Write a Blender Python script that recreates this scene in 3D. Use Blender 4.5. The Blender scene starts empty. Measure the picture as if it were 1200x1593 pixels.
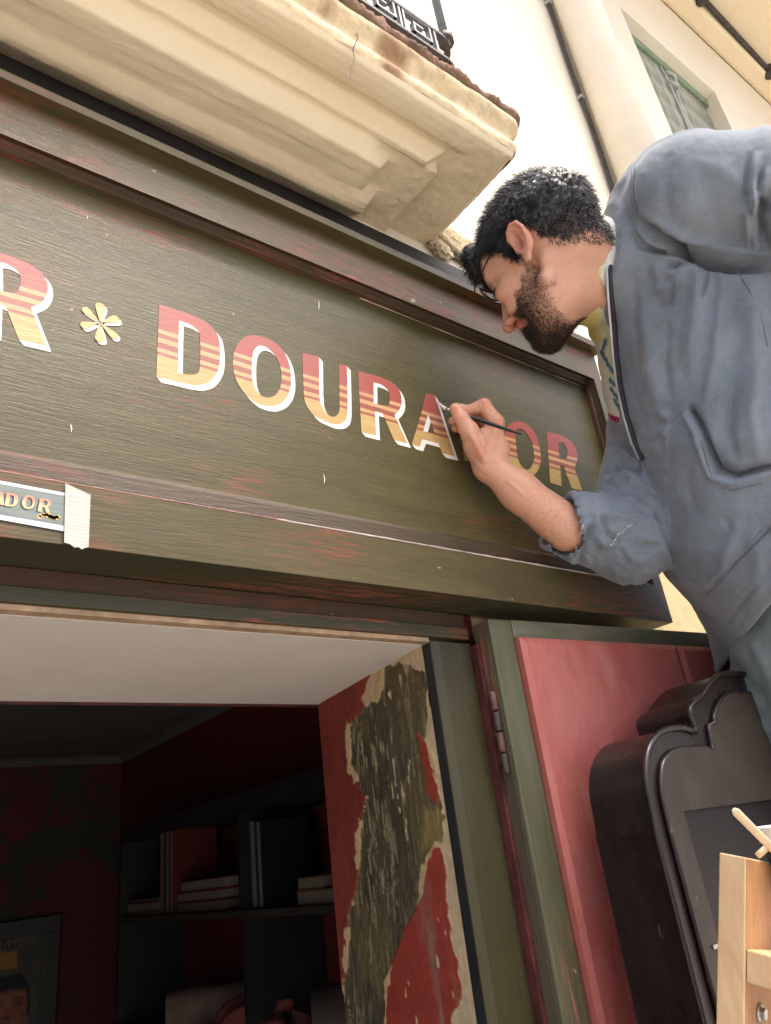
import bpy, bmesh, math, random
import numpy as np
from mathutils import Vector
from mathutils.geometry import tessellate_polygon
random.seed(7); RNG = np.random.default_rng(7)
S = bpy.context.scene; C = S.collection
# ------------------------------------------------------------------ camera
FPX = 1148.6
YAW, PITCH, ROLL = 0.68902, 0.43219, -0.13501
cy_, sy_ = math.cos(YAW), math.sin(YAW); cp_, sp_ = math.cos(PITCH), math.sin(PITCH)
fw = np.array([sy_*cp_, cy_*cp_, sp_]); r0 = np.array([cy_, -sy_, 0.]); u0 = np.cross(r0, fw)
cr_, sr_ = math.cos(ROLL), math.sin(ROLL)
RT = cr_*r0 + sr_*u0; UP = -sr_*r0 + cr_*u0
CAM = np.array([0., -.68, 1.75]); MC = np.array([RT, UP, fw])
cd = bpy.data.cameras.new('camera'); cam = bpy.data.objects.new('camera', cd); C.objects.link(cam)
from mathutils import Matrix
cam.matrix_world = Matrix(((RT[0], UP[0], -fw[0], CAM[0]), (RT[1], UP[1], -fw[1], CAM[1]), (RT[2], UP[2], -fw[2], CAM[2]), (0, 0, 0, 1)))
cd.sensor_fit = 'VERTICAL'; cd.sensor_height = 36; cd.lens = 36*FPX/1593
cd.clip_start = .02; cd.clip_end = 500
S.camera = cam
# ------------------------------------------------------------------ light
EXPO = 1.35; SKY = .15; SUN = 1.5; SUN_EL, SUN_AZ = math.radians(64), math.radians(163)
w = bpy.data.worlds.new('World'); S.world = w; w.use_nodes = True
nt = w.node_tree; nt.nodes.clear()
sk = nt.nodes.new('ShaderNodeTexSky'); sk.sky_type = 'NISHITA'; sk.sun_disc = False
sk.sun_elevation = SUN_EL; sk.sun_rotation = SUN_AZ; sk.dust_density = 6.; sk.air_density = 1.0
bg = nt.nodes.new('ShaderNodeBackground'); bg.inputs[1].default_value = SKY
wo = nt.nodes.new('ShaderNodeOutputWorld'); nt.links.new(sk.outputs[0], bg.inputs[0]); nt.links.new(bg.outputs[0], wo.inputs[0])
sl = bpy.data.lights.new('sun', 'SUN'); sl.energy = SUN; sl.angle = math.radians(18); sl.color = (1, .95, .87)
so = bpy.data.objects.new('sun', sl); C.objects.link(so)
sd = Vector((math.sin(SUN_AZ)*math.cos(SUN_EL), math.cos(SUN_AZ)*math.cos(SUN_EL), math.sin(SUN_EL)))
so.rotation_euler = sd.to_track_quat('Z', 'Y').to_euler()
S.view_settings.view_transform = 'Standard'; S.view_settings.look = 'None'
S.view_settings.exposure = EXPO; S.view_settings.gamma = 1
S.render.engine = 'CYCLES'; S.cycles.max_bounces = 8; S.cycles.diffuse_bounces = 5

# ------------------------------------------------------------------ helpers
def ray(px, py):
    return MC.T @ np.array([(px-600)/FPX, -(py-796.5)/FPX, 1.])
def at(px, py, Y):
    d = ray(px, py); return CAM + d*((Y-CAM[1])/d[1])
def atz(px, py, z):
    d = ray(px, py); return CAM + d*((z-CAM[2])/d[2])
def atx(px, py, x):
    d = ray(px, py); return CAM + d*((x-CAM[0])/d[0])
def cc(px, py, t):          # camera-axes coordinates of a point t metres deep
    return np.array([(px-600)/FPX*t, -(py-796.5)/FPX*t, t])
def c2w(v): return CAM + np.asarray(v) @ MC
def P(px, py, t): return c2w(cc(px, py, t))

class MB:
    def __init__(s): s.v = []; s.f = []
    def add(s, v, f):
        n = len(s.v); s.v += [tuple(map(float, q)) for q in v]; s.f += [tuple(i+n for i in g) for g in f]; return s
    def box(s, a, b):
        x0, y0, z0 = a; x1, y1, z1 = b
        return s.add([(x0,y0,z0),(x1,y0,z0),(x1,y1,z0),(x0,y1,z0),(x0,y0,z1),(x1,y0,z1),(x1,y1,z1),(x0,y1,z1)],
            [(0,3,2,1),(4,5,6,7),(0,1,5,4),(1,2,6,5),(2,3,7,6),(3,0,4,7)])
    def extr(s, poly, vec, caps=True):       # poly: list of 3d points
        n = len(poly); vec = np.array(vec)
        v = [np.array(p) for p in poly] + [np.array(p)+vec for p in poly]
        f = [(i, (i+1) % n, (i+1) % n+n, i+n) for i in range(n)]
        if caps:
            t = tessellate_polygon([[Vector(map(float, p)) for p in poly]])
            f += [tuple(q) for q in t] + [tuple(i+n for i in reversed(q)) for q in t]
        return s.add(v, f)
    def tube(s, pts, r, n=8, cap=True, flat=1., up=None):
        pts = [np.array(p, float) for p in pts]; m = len(pts)
        rs = r if hasattr(r, '__len__') else [r]*m
        v = []; prev = None
        for i, p in enumerate(pts):
            t = pts[min(i+1, m-1)] - pts[max(i-1, 0)]; t /= np.linalg.norm(t)+1e-12
            if prev is None:
                a = np.array(up, float) if up is not None else (np.array([0, 0, 1.]) if abs(t[2]) < .9 else np.array([1., 0, 0]))
            else: a = prev
            a = a - t*(a@t); a /= np.linalg.norm(a)+1e-12; prev = a; b = np.cross(t, a)
            for k in range(n):
                q = 2*math.pi*k/n; v.append(p + rs[i]*(a*math.cos(q) + flat*b*math.sin(q)))
        f = [(i*n+k, i*n+(k+1) % n, (i+1)*n+(k+1) % n, (i+1)*n+k) for i in range(m-1) for k in range(n)]
        if cap: f += [tuple(range(n))[::-1], tuple((m-1)*n+k for k in range(n))]
        return s.add(v, f)
    def build(s, name, mat, parent=None, smooth=False, bevel=0, kind=None):
        me = bpy.data.meshes.new(name); me.from_pydata(s.v, [], s.f); me.update()
        bm = bmesh.new(); bm.from_mesh(me); bmesh.ops.recalc_face_normals(bm, faces=bm.faces); bm.to_mesh(me); bm.free()
        return link(name, me, mat, parent, smooth, bevel, kind)
def link(name, me, mat, parent=None, smooth=False, bevel=0, kind=None):
    o = bpy.data.objects.new(name, me); C.objects.link(o)
    if mat: me.materials.append(mat)
    if smooth: me.polygons.foreach_set('use_smooth', [True]*len(me.polygons))
    if bevel:
        b = o.modifiers.new('bevel', 'BEVEL'); b.width = bevel; b.segments = 2; b.limit_method = 'ANGLE'; b.angle_limit = .6
    if parent is not None:
        o.parent = parent
        a = Vector((0, 0, 0)); q = parent
        while q: a += q.location; q = q.parent
        o.location = -a
    if kind: o['kind'] = kind
    return o
def thing(name, label, cat, loc, group=None):
    o = bpy.data.objects.new(name, None); C.objects.link(o); o.location = Vector([float(q) for q in loc]); o.empty_display_size = .05
    o['label'] = label; o['category'] = cat
    if group: o['group'] = group
    return o
def tag(o, label, cat, group=None):
    o['label'] = label; o['category'] = cat
    if group: o['group'] = group
    return o

def vnoise(u, v, seed, octs=5, rough=.55):
    """value noise, fractal"""
    r = np.random.default_rng(seed); T = r.random((256, 256)); out = 0*u; a = 1; s = 0; f = 1.
    for _ in range(octs):
        x = u*f; y = v*f; xi = np.floor(x).astype(int); yi = np.floor(y).astype(int); fx = x-xi; fy = y-yi
        fx = fx*fx*(3-2*fx); fy = fy*fy*(3-2*fy)
        g = lambda i, j: T[i % 256, j % 256]
        out = out+a*((g(xi, yi)*(1-fx)+g(xi+1, yi)*fx)*(1-fy)+(g(xi, yi+1)*(1-fx)+g(xi+1, yi+1)*fx)*fy); s += a; a *= rough; f *= 2.03
    return out/s
# ------------------------------------------------------------------ materials
def newmat(name, rough=.6, spec=.5):
    m = bpy.data.materials.new(name); m.use_nodes = True
    b = m.node_tree.nodes['Principled BSDF']; b.inputs['Roughness'].default_value = rough
    b.inputs['Specular IOR Level'].default_value = spec
    return m, m.node_tree, b
def N(nt, t, **k):
    n = nt.nodes.new(t)
    for a, v in k.items(): setattr(n, a, v)
    return n
def noise(nt, scale, detail=5, rough=.6, stretch=(1, 1, 1), dist=0, loc=(0, 0, 0)):
    tc = N(nt, 'ShaderNodeTexCoord'); mp = N(nt, 'ShaderNodeMapping'); mp.inputs['Scale'].default_value = stretch; mp.inputs['Location'].default_value = loc
    n = N(nt, 'ShaderNodeTexNoise'); n.inputs['Scale'].default_value = scale; n.inputs['Detail'].default_value = detail
    n.inputs['Roughness'].default_value = rough; n.inputs['Distortion'].default_value = dist
    nt.links.new(tc.outputs['Object'], mp.inputs[0]); nt.links.new(mp.outputs[0], n.inputs['Vector']); return n.outputs[0]
def ramp(nt, src, stops, interp='LINEAR'):
    r = N(nt, 'ShaderNodeValToRGB'); r.color_ramp.interpolation = interp
    e = r.color_ramp.elements
    while len(e) > 1: e.remove(e[-1])
    e[0].position = stops[0][0]; e[0].color = tuple(stops[0][1])+(1,) if hasattr(stops[0][1], '__len__') else (stops[0][1],)*3+(1,)
    for p, c in stops[1:]:
        q = e.new(p); q.color = tuple(c)+(1,) if hasattr(c, '__len__') else (c,)*3+(1,)
    nt.links.new(src, r.inputs[0]); return r.outputs[0]
def mix(nt, fac, a, b, mode='MIX'):
    m = N(nt, 'ShaderNodeMix', data_type='RGBA', blend_type=mode)
    if isinstance(fac, (int, float)): m.inputs[0].default_value = fac
    else: nt.links.new(fac, m.inputs[0])
    for i, q in ((6, a), (7, b)):
        if hasattr(q, 'is_output'): nt.links.new(q, m.inputs[i])
        else: m.inputs[i].default_value = tuple(q)+(1,)
    return m.outputs[2]
def bump(nt, b, src, strength, dist=.002):
    n = N(nt, 'ShaderNodeBump'); n.inputs['Strength'].default_value = strength; n.inputs['Distance'].default_value = dist
    nt.links.new(src, n.inputs['Height'])
    if b.inputs['Normal'].is_linked: nt.links.new(b.inputs['Normal'].links[0].from_socket, n.inputs['Normal'])
    nt.links.new(n.outputs[0], b.inputs['Normal'])
def simple(name, col, rough=.6, var=.15, scale=20, bmp=.1, spec=.5, stretch=(1, 1, 1), metal=0, bscale=None, bdist=.002):
    m, nt, b = newmat(name, rough, spec)
    n = noise(nt, scale, 5, .6, stretch)
    lo = [c*(1-var) for c in col]; hi = [min(1, c*(1+var)) for c in col]
    nt.links.new(ramp(nt, n, [(.3, lo), (.7, hi)]), b.inputs['Base Color'])
    b.inputs['Metallic'].default_value = metal
    if bmp: bump(nt, b, noise(nt, bscale or scale*6, 4, .6, stretch), bmp, bdist)
    return m
def paint(name, base, alt, under, amount=.5, axis='x', rough=.38, seed=0, grain=1., dirt=(.02, .018, .014), spec=.36):
    """brushed oil paint over wood: streaks along the grain, undercoat rubbed through, scattered chips"""
    m, nt, b = newmat(name, rough, spec)
    st = (1, 9, 9) if axis == 'x' else (9, 9, 1)
    fine = (1, 14, 14) if axis == 'x' else (14, 14, 1)
    L = (seed, seed*.7, seed*.3)
    c = mix(nt, ramp(nt, noise(nt, 5, 6, .65, st, .3, L), [(.35, 0), (.68, 1)]), base, alt)
    c = mix(nt, ramp(nt, noise(nt, 26, 6, .7, fine, .1, L), [(.3, 0), (.75, .35)]), c, dirt)
    # undercoat: large patches gate thin streaks
    big = noise(nt, 3.2, 3, .5, (1, 2.2, 2.2) if axis == 'x' else (2.2, 2.2, 1), 0, (seed+3, 1, 2))
    thin = noise(nt, 15, 7, .72, fine, .2, (seed+5, 4, 1))
    g = N(nt, 'ShaderNodeMath', operation='MULTIPLY'); nt.links.new(ramp(nt, big, [(.56-.12*amount, 0), (.70-.12*amount, 1)]), g.inputs[0]); nt.links.new(ramp(nt, thin, [(.48, 0), (.62, 1)]), g.inputs[1])
    c = mix(nt, g.outputs[0], c, under)
    chips = ramp(nt, noise(nt, 55, 3, .5, (1, 1, 1), 0, (seed, 9, 9)), [(.735, 0), (.755, .6)])
    c = mix(nt, chips, c, (.42, .36, .27))
    nt.links.new(c, b.inputs['Base Color'])
    nt.links.new(ramp(nt, noise(nt, 30, 5, .7, fine, 0, L), [(.3, rough-.1), (.7, rough+.16)]), b.inputs['Roughness'])
    bump(nt, b, noise(nt, 22, 8, .75, fine, .15, L), .55*grain, .0022)
    bump(nt, b, noise(nt, 240, 3, .6, (.25, 1, 1) if axis == 'x' else (1, 1, .25), 0, L), .18*grain, .0008)
    return m
OLIVE = (.060, .050, .015); OLIVE2 = (.086, .073, .027); REDU = (.34, .075, .05)
M = {}
M['panel'] = paint('olive_panel_paint', OLIVE, OLIVE2, (.20, .055, .034), .0, 'x', .30, 0, .6, (.03, .024, .012), .30)
M['frame'] = paint('olive_frame_paint', (.068, .053, .019), (.088, .070, .030), (.22, .050, .032), .55, 'x', .32, 4.3, .6, (.02, .018, .012), .28)
M['stile'] = paint('olive_stile_paint', (.072, .060, .028), (.090, .078, .042), REDU, .3, 'z', .34, 7.3)
M['mould'] = paint('moulding_paint', (.054, .030, .015), (.060, .044, .020), (.17, .036, .024), .6, 'x', .36, 1.3)
M['mouldz'] = paint('moulding_paint_upright', (.075, .045, .028), (.075, .058, .034), (.2, .045, .03), .9, 'z', .36, 1.3)
M['green'] = paint('green_door_paint', (.040, .034, .012), (.050, .044, .019), (.30, .085, .055), .15, 'z', .4, 2.1, .6)
M['greenx'] = paint('green_lintel_paint', (.040, .040, .017), (.052, .050, .025), (.24, .07, .045), .2, 'x', .4, 2.9, .6)
M['brownx'] = paint('brown_lintel_paint', (.080, .034, .020), (.066, .046, .025), (.25, .06, .04), .6, 'x', .4, 5.9, .6)
M['leafgreen'] = paint('leaf_green_paint', (.072, .072, .036), (.115, .112, .068), (.30, .12, .08), .25, 'z', .36, 9.1, .6, (.05, .05, .03))
M['leafgreenx'] = paint('leaf_rail_paint', (.085, .086, .05), (.155, .15, .105), (.36, .15, .10), .1, 'x', .36, 9.7, .6, (.05, .05, .03))
M['edge'] = paint('leaf_edge_paint', (.085, .068, .042), (.11, .085, .055), (.30, .10, .065), .6, 'z', .45, 3.1, .8)
def red_panel():
    m, nt, b = newmat('red_door_paint', .33)
    c = mix(nt, ramp(nt, noise(nt, 7, 6, .6, (2, 2, .8), .4), [(.35, 0), (.7, 1)]), (.34, .080, .066), (.42, .135, .112))
    c = mix(nt, ramp(nt, noise(nt, 16, 5, .7, (3, 3, .5), .6, (3, 0, 0)), [(.52, 0), (.75, .45)]), c, (.22, .06, .06))
    c = mix(nt, ramp(nt, noise(nt, 9, 4, .6, (1.5, 1.5, .6), .4, (8, 0, 0)), [(.55, 0), (.75, .40)]), c, (.46, .22, .19))
    c = mix(nt, ramp(nt, noise(nt, 120, 3, .5), [(.72, 0), (.75, .6)]), c, (.12, .04, .035))
    nt.links.new(c, b.inputs['Base Color'])
    nt.links.new(ramp(nt, noise(nt, 14, 5, .7, (2, 2, .6)), [(.3, .22), (.7, .62)]), b.inputs['Roughness'])
    bump(nt, b, noise(nt, 26, 6, .62, (1.2, 1.2, .8), .6), .45, .003); bump(nt, b, noise(nt, 190, 4, .6), .25, .0008)
    return m
M['red'] = red_panel()
M['redprimer'] = simple('red_primer', (.060, .012, .010), .6, .8, 60, .4, stretch=(1, 1, .4))
def plaster(name, col, col2, stain, sc=9, bmp=.5, bd=.004, stain_amt=.5):
    m, nt, b = newmat(name, .85, .25)
    c = mix(nt, ramp(nt, noise(nt, sc, 6, .6), [(.3, 0), (.7, 1)]), col, col2)
    c = mix(nt, ramp(nt, noise(nt, sc*.6, 6, .7, (1, 1, 1), .8, (4, 4, 4)), [(.62, 0), (.78, stain_amt)]), c, stain)
    nt.links.new(c, b.inputs['Base Color'])
    bump(nt, b, noise(nt, sc*9, 6, .62), bmp, bd); bump(nt, b, noise(nt, sc*1.6, 3, .5), bmp*.7, bd*3)
    return m
M['wall'] = plaster('cream_wall_plaster', (.78, .71, .58), (.82, .76, .64), (.70, .60, .44), 3, .35, .003, .3)
M['ochre'] = plaster('ochre_wall_plaster', (.50, .385, .20), (.58, .46, .27), (.42, .29, .14), 12, .5, .004)
M['balcony'] = plaster('cream_balcony_plaster', (.74, .62, .42), (.78, .67, .475), (.62, .48, .29), 6, .6, .0035, .4)
M['soffitwhite'] = plaster('white_soffit_plaster', (.56, .51, .46), (.64, .59, .54), (.46, .36, .25), 4, .25, .0015, .5)
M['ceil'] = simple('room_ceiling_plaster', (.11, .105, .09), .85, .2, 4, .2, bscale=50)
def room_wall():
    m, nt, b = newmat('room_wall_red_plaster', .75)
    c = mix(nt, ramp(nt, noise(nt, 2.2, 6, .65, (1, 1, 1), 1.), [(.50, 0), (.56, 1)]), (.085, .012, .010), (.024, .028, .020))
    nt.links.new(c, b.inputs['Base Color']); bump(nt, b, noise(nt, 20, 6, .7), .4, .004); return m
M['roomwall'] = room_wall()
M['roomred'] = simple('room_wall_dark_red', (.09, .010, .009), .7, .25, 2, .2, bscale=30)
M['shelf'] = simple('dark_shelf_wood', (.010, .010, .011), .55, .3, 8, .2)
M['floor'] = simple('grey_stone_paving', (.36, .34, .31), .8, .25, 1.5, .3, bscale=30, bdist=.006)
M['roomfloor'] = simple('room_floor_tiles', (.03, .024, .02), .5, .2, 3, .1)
M['black'] = simple('plain_black', (.012, .012, .013), .55, .3, 20, .1)
M['iron'] = simple('rusty_black_iron', (.045, .035, .03), .6, .5, 25, .5, bscale=120)
M['rust'] = simple('rusty_slab_edge', (.17, .095, .055), .9, .5, 30, .9, bscale=90, bdist=.006)
M['rubble'] = plaster('bare_rubble_mortar', (.58, .44, .26), (.72, .62, .43), (.34, .22, .11), 30, .9, .01, .8)
M['grey_iron'] = simple('grey_painted_iron', (.13, .15, .17), .45, .3, 30, .2)
M['pipe'] = simple('cream_pipe_paint', (.80, .73, .60), .6, .06, 5, .1)
M['blind'] = simple('pale_green_blind', (.40, .41, .34), .6, .25, 30, .1)
M['winframe'] = simple('green_window_paint', (.18, .25, .16), .5, .2, 20, .1)
M['glass'] = simple('dark_glass', (.02, .022, .022), .08, .1, 3, 0)
M['cord'] = simple('white_cord', (.5, .5, .46), .8, .1, 40, 0)
M['brownwood'] = None
def darkwood():
    m, nt, b = newmat('dark_stained_wood', .3, .5)
    c = mix(nt, ramp(nt, noise(nt, 8, 7, .7, (3, 3, .6), .4), [(.3, 0), (.7, 1)]), (.010, .0055, .005), (.022, .013, .011))
    c = mix(nt, ramp(nt, noise(nt, 60, 4, .7, (1, 1, .4)), [(.66, 0), (.72, .8)]), c, (.15, .09, .05))
    nt.links.new(c, b.inputs['Base Color'])
    nt.links.new(ramp(nt, noise(nt, 20, 5, .7), [(.3, .2), (.7, .42)]), b.inputs['Roughness'])
    bump(nt, b, noise(nt, 40, 6, .7, (3, 3, .5)), .3, .0012); return m
M['dark'] = darkwood()
def pine(name, a, b_, axis=(9, 9, .7)):
    m, nt, b = newmat(name, .55)
    c = mix(nt, ramp(nt, noise(nt, 7, 5, .6, axis, 1.2), [(.35, 0), (.65, 1)]), a, b_)
    c = mix(nt, ramp(nt, noise(nt, 3.4, 2, .5, (3, 3, 1), .5, (1, 2, 1)), [(.66, 0), (.72, .5)]), c, (.40, .17, .06))
    nt.links.new(c, b.inputs['Base Color']); bump(nt, b, noise(nt, 60, 4, .6, axis), .2, .0006); return m
M['pine'] = pine('pale_pine_wood', (.56, .39, .22), (.48, .31, .16))
M['pine2'] = pine('orange_pine_wood', (.42, .22, .09), (.34, .16, .06))
M['steel'] = simple('zinc_bolt', (.5, .5, .5), .3, .1, 30, .1, metal=1)
M['brush'] = simple('black_lacquer', (.006, .006, .007), .2, .1, 10, 0)
M['bristle'] = simple('white_loaded_bristle', (.72, .69, .64), .5, .1, 300, .3)
M['tape'] = simple('masking_tape', (.42, .40, .36), .8, .06, 50, .6, stretch=(3, 3, 30), bscale=20, bdist=.001)
M['paper'] = simple('white_paper', (.55, .55, .60), .7, .02, 5, .05)
M['printfield'] = simple('print_grey_green', (.13, .155, .14), .45, .15, 60, .1, stretch=(1, 1, 6))
M['white'] = simple('white_sign_paint', (.62, .58, .53), .5, .06, 40, .3, bscale=60, stretch=(1, 6, 6))
M['yellow'] = simple('ochre_sign_paint', (.44, .30, .11), .45, .07, 30, .3, bscale=60, stretch=(1, 6, 6))

# ------------------------------------------------------------------ ground and building
g = MB().box((-60, -60, -.02), (60, .0, 0)).build('ground', M['floor']); g['kind'] = 'structure'

# sign geometry, all lines horizontal on the facade
zof = lambda px, py, Y: at(px, py, Y)[2]
def Yof(px, py, z): return atz(px, py, z)[1]
YF = -.024
z_cap_t = zof(300, 244, -.040); z_cap_b = zof(300, 255, -.040); YC = Yof(300, 284, z_cap_b)
YC = min(YC, -.02)
XE = at(1043, 968, YF)[0]+.008; zb = (zof(0, 833, YF)+zof(1043, 968, YF))/2
z_ff_b = zof(300, 331, YF)
# profile: (distance from outer edge, Y)
z_white = zof(440, 810, YF)
prof_b = [(0, .03), (0, YF), (z_white-zb, YF), (z_white-zb+.003, YF+.003), (z_white-zb+.0036, -.007), (zof(440, 787, -.006)-zb, -.0055), (zof(440, 781, 0)-zb, .001)]
prof_t = [(0, .03), (0, YF), (z_cap_b-z_ff_b, YF), (z_cap_b-zof(300, 336, -.016), -.015), (z_cap_b-zof(300, 344, -.010), -.011), (z_cap_b-zof(300, 356, -.004), -.008), (z_cap_b-zof(300, 361, 0), .001)]
XL = -1.0
sign = thing('shop_sign', 'long olive painted wooden shop fascia lettered in red and gold above the doorway', 'shop sign', ((XL+XE)/2, 0, zb))
n = len(prof_b)
xin = at(1010, 908, YF)[0]; ds_ = XE-xin
DE = [0, 0, ds_-.014, ds_-.013, ds_-.012, ds_-.010, ds_-.008]
def rail(points, kind):
    i0_ = (prof_b if kind == 'b' else prof_t).index(points[0])
    a = []; b = []
    for j, (d, Y) in enumerate(points):
        e = DE[i0_+j]
        if kind == 'b': a.append((XL, Y, zb+d)); b.append((XE-e, Y, zb+d))
        else: a.append((XL, Y, z_cap_b-d)); b.append((XE-e, Y, z_cap_b-d))
    m = MB(); k = len(points)
    m.add(a+b, [(i, i+1, i+1+k, i+k) for i in range(k-1)]); return m
rail(prof_b[:4], 'b').build('bottom_rail', M['frame'], sign)
rail(prof_b[3:], 'b').build('bottom_moulding', M['mould'], sign)
rail(prof_t[:3], 't').build('top_rail', M['frame'], sign)
rail(prof_t[2:], 't').build('top_moulding', M['mould'], sign)
def stile(i0, i1):
    pb = [(XE-d, Y, zb+d) for d, Y in prof_b[i0:i1]]; pt = [(XE-d, Y, z_cap_b-d2) for (d, Y), (d2, Y2) in zip(prof_t[i0:i1], prof_t[i0:i1])]
    k = len(pb); return MB().add(pb+pt, [(i, i+1, i+1+k, i+k) for i in range(k-1)])
xin = at(1010, 908, YF)[0]; ds_ = XE-xin
DE = [0, 0, ds_-.014, ds_-.013, ds_-.012, ds_-.010, ds_-.008]
for i0, i1, nm, mt in ((0, 4, 'end_stile', M['stile']), (3, 7, 'end_moulding', M['mouldz'])):
    pb = [(XE-DE[i0+j], prof_b[i0+j][1], zb+prof_b[i0+j][0]) for j in range(i1-i0)]
    pt = [(XE-d2, Y, z_cap_b-d2) for (d2, Y) in prof_t[i0:i1]]
    pt = [(XE-DE[i0+j], prof_t[i0+j][1], z_cap_b-prof_t[i0+j][0]) for j in range(i1-i0)]
    k = len(pb); MB().add(pb+pt, [(i, i+1, i+1+k, i+k) for i in range(k-1)]).build(nm, mt, sign)
# centre board
MB().box((XL, 0, zb+.02), (XE-.02, .012, z_cap_b-.02)).build('board', M['panel'], sign)
MB().box((XL, .0125, zb+.001), (XE-.002, .045, z_cap_b+.001)).build('back_board', M['frame'], sign)
mcap = MB(); mcap.extr([(XL, -.040, z_cap_b), (XL, -.040, z_cap_t), (XL, -.036, z_cap_t+.003), (XL, .02, z_cap_t+.003), (XL, .02, z_cap_b)], (XE+.012-XL, 0, 0))
mcap.build('cap_moulding', M['frame'], sign)
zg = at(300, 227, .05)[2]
MB().box((XL, .0460, z_cap_t-.001), (XE+.006, .0585, zg)).build('gap_shade_filler', simple('gap_shade_black', (.012, .010, .009), .7, .3, 20, .3), sign)  # black filler behind the cap: the gap's shade put into its colour
# underside board of the fascia
Yl = Yof(440, 924, zb)
Yl = max(Yl, .02)
MB().box((XL, -.0235+.0, zb-.0005), (XE-.001, Yl, zb+.004)).build('underside_board', M['greenx'], sign)
M['worn'] = simple('worn_lit_pale_arris', (.40, .33, .29), .45, .6, 18, .4, stretch=(1, 6, 6)); M['worn2'] = simple('worn_red_arris', (.24, .10, .075), .45, .5, 18, .4, stretch=(1, 6, 6))  # pale one: worn edge plus its sky gloss, put into the colour
dz_ = prof_b[2][0]
for xa, xb_, mt_, r_ in ((XL, at(250, 775, YF)[0], 'worn2', .0009), (at(250, 775, YF)[0], at(430, 808, YF)[0], 'worn2', .0012), (at(430, 808, YF)[0], XE-ds_, 'worn', .0016)):
    n_ = 60; MB().tube([(xa+(xb_-xa)*i/n_, YF+.0006, zb+dz_+.0006) for i in range(n_+1)], [r_*(.75+.5*random.random()) for i in range(n_+1)], 6).build('worn_lit_arris', M[mt_], sign, True)
dt_ = prof_t[6][0]; xa = at(560, 470, 0)[0]; MB().tube([(xa+(XE-DE[6]-xa)*i/40, -.0010, z_cap_b-dt_+.0004) for i in range(41)], [.0008*(.6+.6*random.random()) for i in range(41)], 6).build('worn_lit_arris', M['worn'], sign, True)
# scratches / nail marks on the board
for (a, b_) in (((496, 468), (496, 482)), ((504, 738), (505, 752)), ((771, 733), (772, 744)), ((135, 335), (136, 341)), ((110, 660), (111, 672))):
    p = at(*a, -.0006); q = at(*b_, -.0006); MB().tube([p, (p+q)/2+np.array([.0006, 0, 0]), q], [.0004, .0009, .0003], 5, flat=.4).build('paint_scrape', M['white'], sign)

# ---- lettering
def letter_material(zt, zbt):
    m, nt, b = newmat('striped_sign_paint', .42)
    tc = N(nt, 'ShaderNodeTexCoord'); sp = N(nt, 'ShaderNodeSeparateXYZ'); nt.links.new(tc.outputs['Object'], sp.inputs[0])
    ad = N(nt, 'ShaderNodeMath', operation='MULTIPLY_ADD'); nn = noise(nt, 30, 3, .5, (1, 1, .2)); nt.links.new(nn, ad.inputs[0]); ad.inputs[1].default_value = .0016; nt.links.new(sp.outputs[2], ad.inputs[2])
    mr = N(nt, 'ShaderNodeMapRange'); mr.inputs[1].default_value = zt+.0008; mr.inputs[2].default_value = zbt+.0008
    nt.links.new(ad.outputs[0], mr.inputs[0])
    R_ = (.29, .045, .036); Yp = (.50, .265, .12); D_ = (.24, .062, .038); Yb = (.42, .275, .095)
    c = ramp(nt, mr.outputs[0], [(0, R_), (.318, Yp), (.372, D_), (.437, Yp), (.50, D_), (.578, Yp), (.632, D_), (.668, Yb)], 'CONSTANT')
    c = mix(nt, ramp(nt, noise(nt, 14, 6, .7, (1, 8, 8)), [(.42, 0), (.8, .55)]), c, (.20, .10, .055))
    nt.links.new(c, b.inputs['Base Color']); bump(nt, b, noise(nt, 60, 5, .7, (1, 7, 7)), .35, .001); return m
ZT = zof(245, 476, 0); ZB = zof(243, 590, 0)
M['letter'] = letter_material(ZT, ZB)
def loc2(off, sc, pts): return [(off[0]+x/sc, off[1]+y/sc) for x, y in pts]
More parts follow.
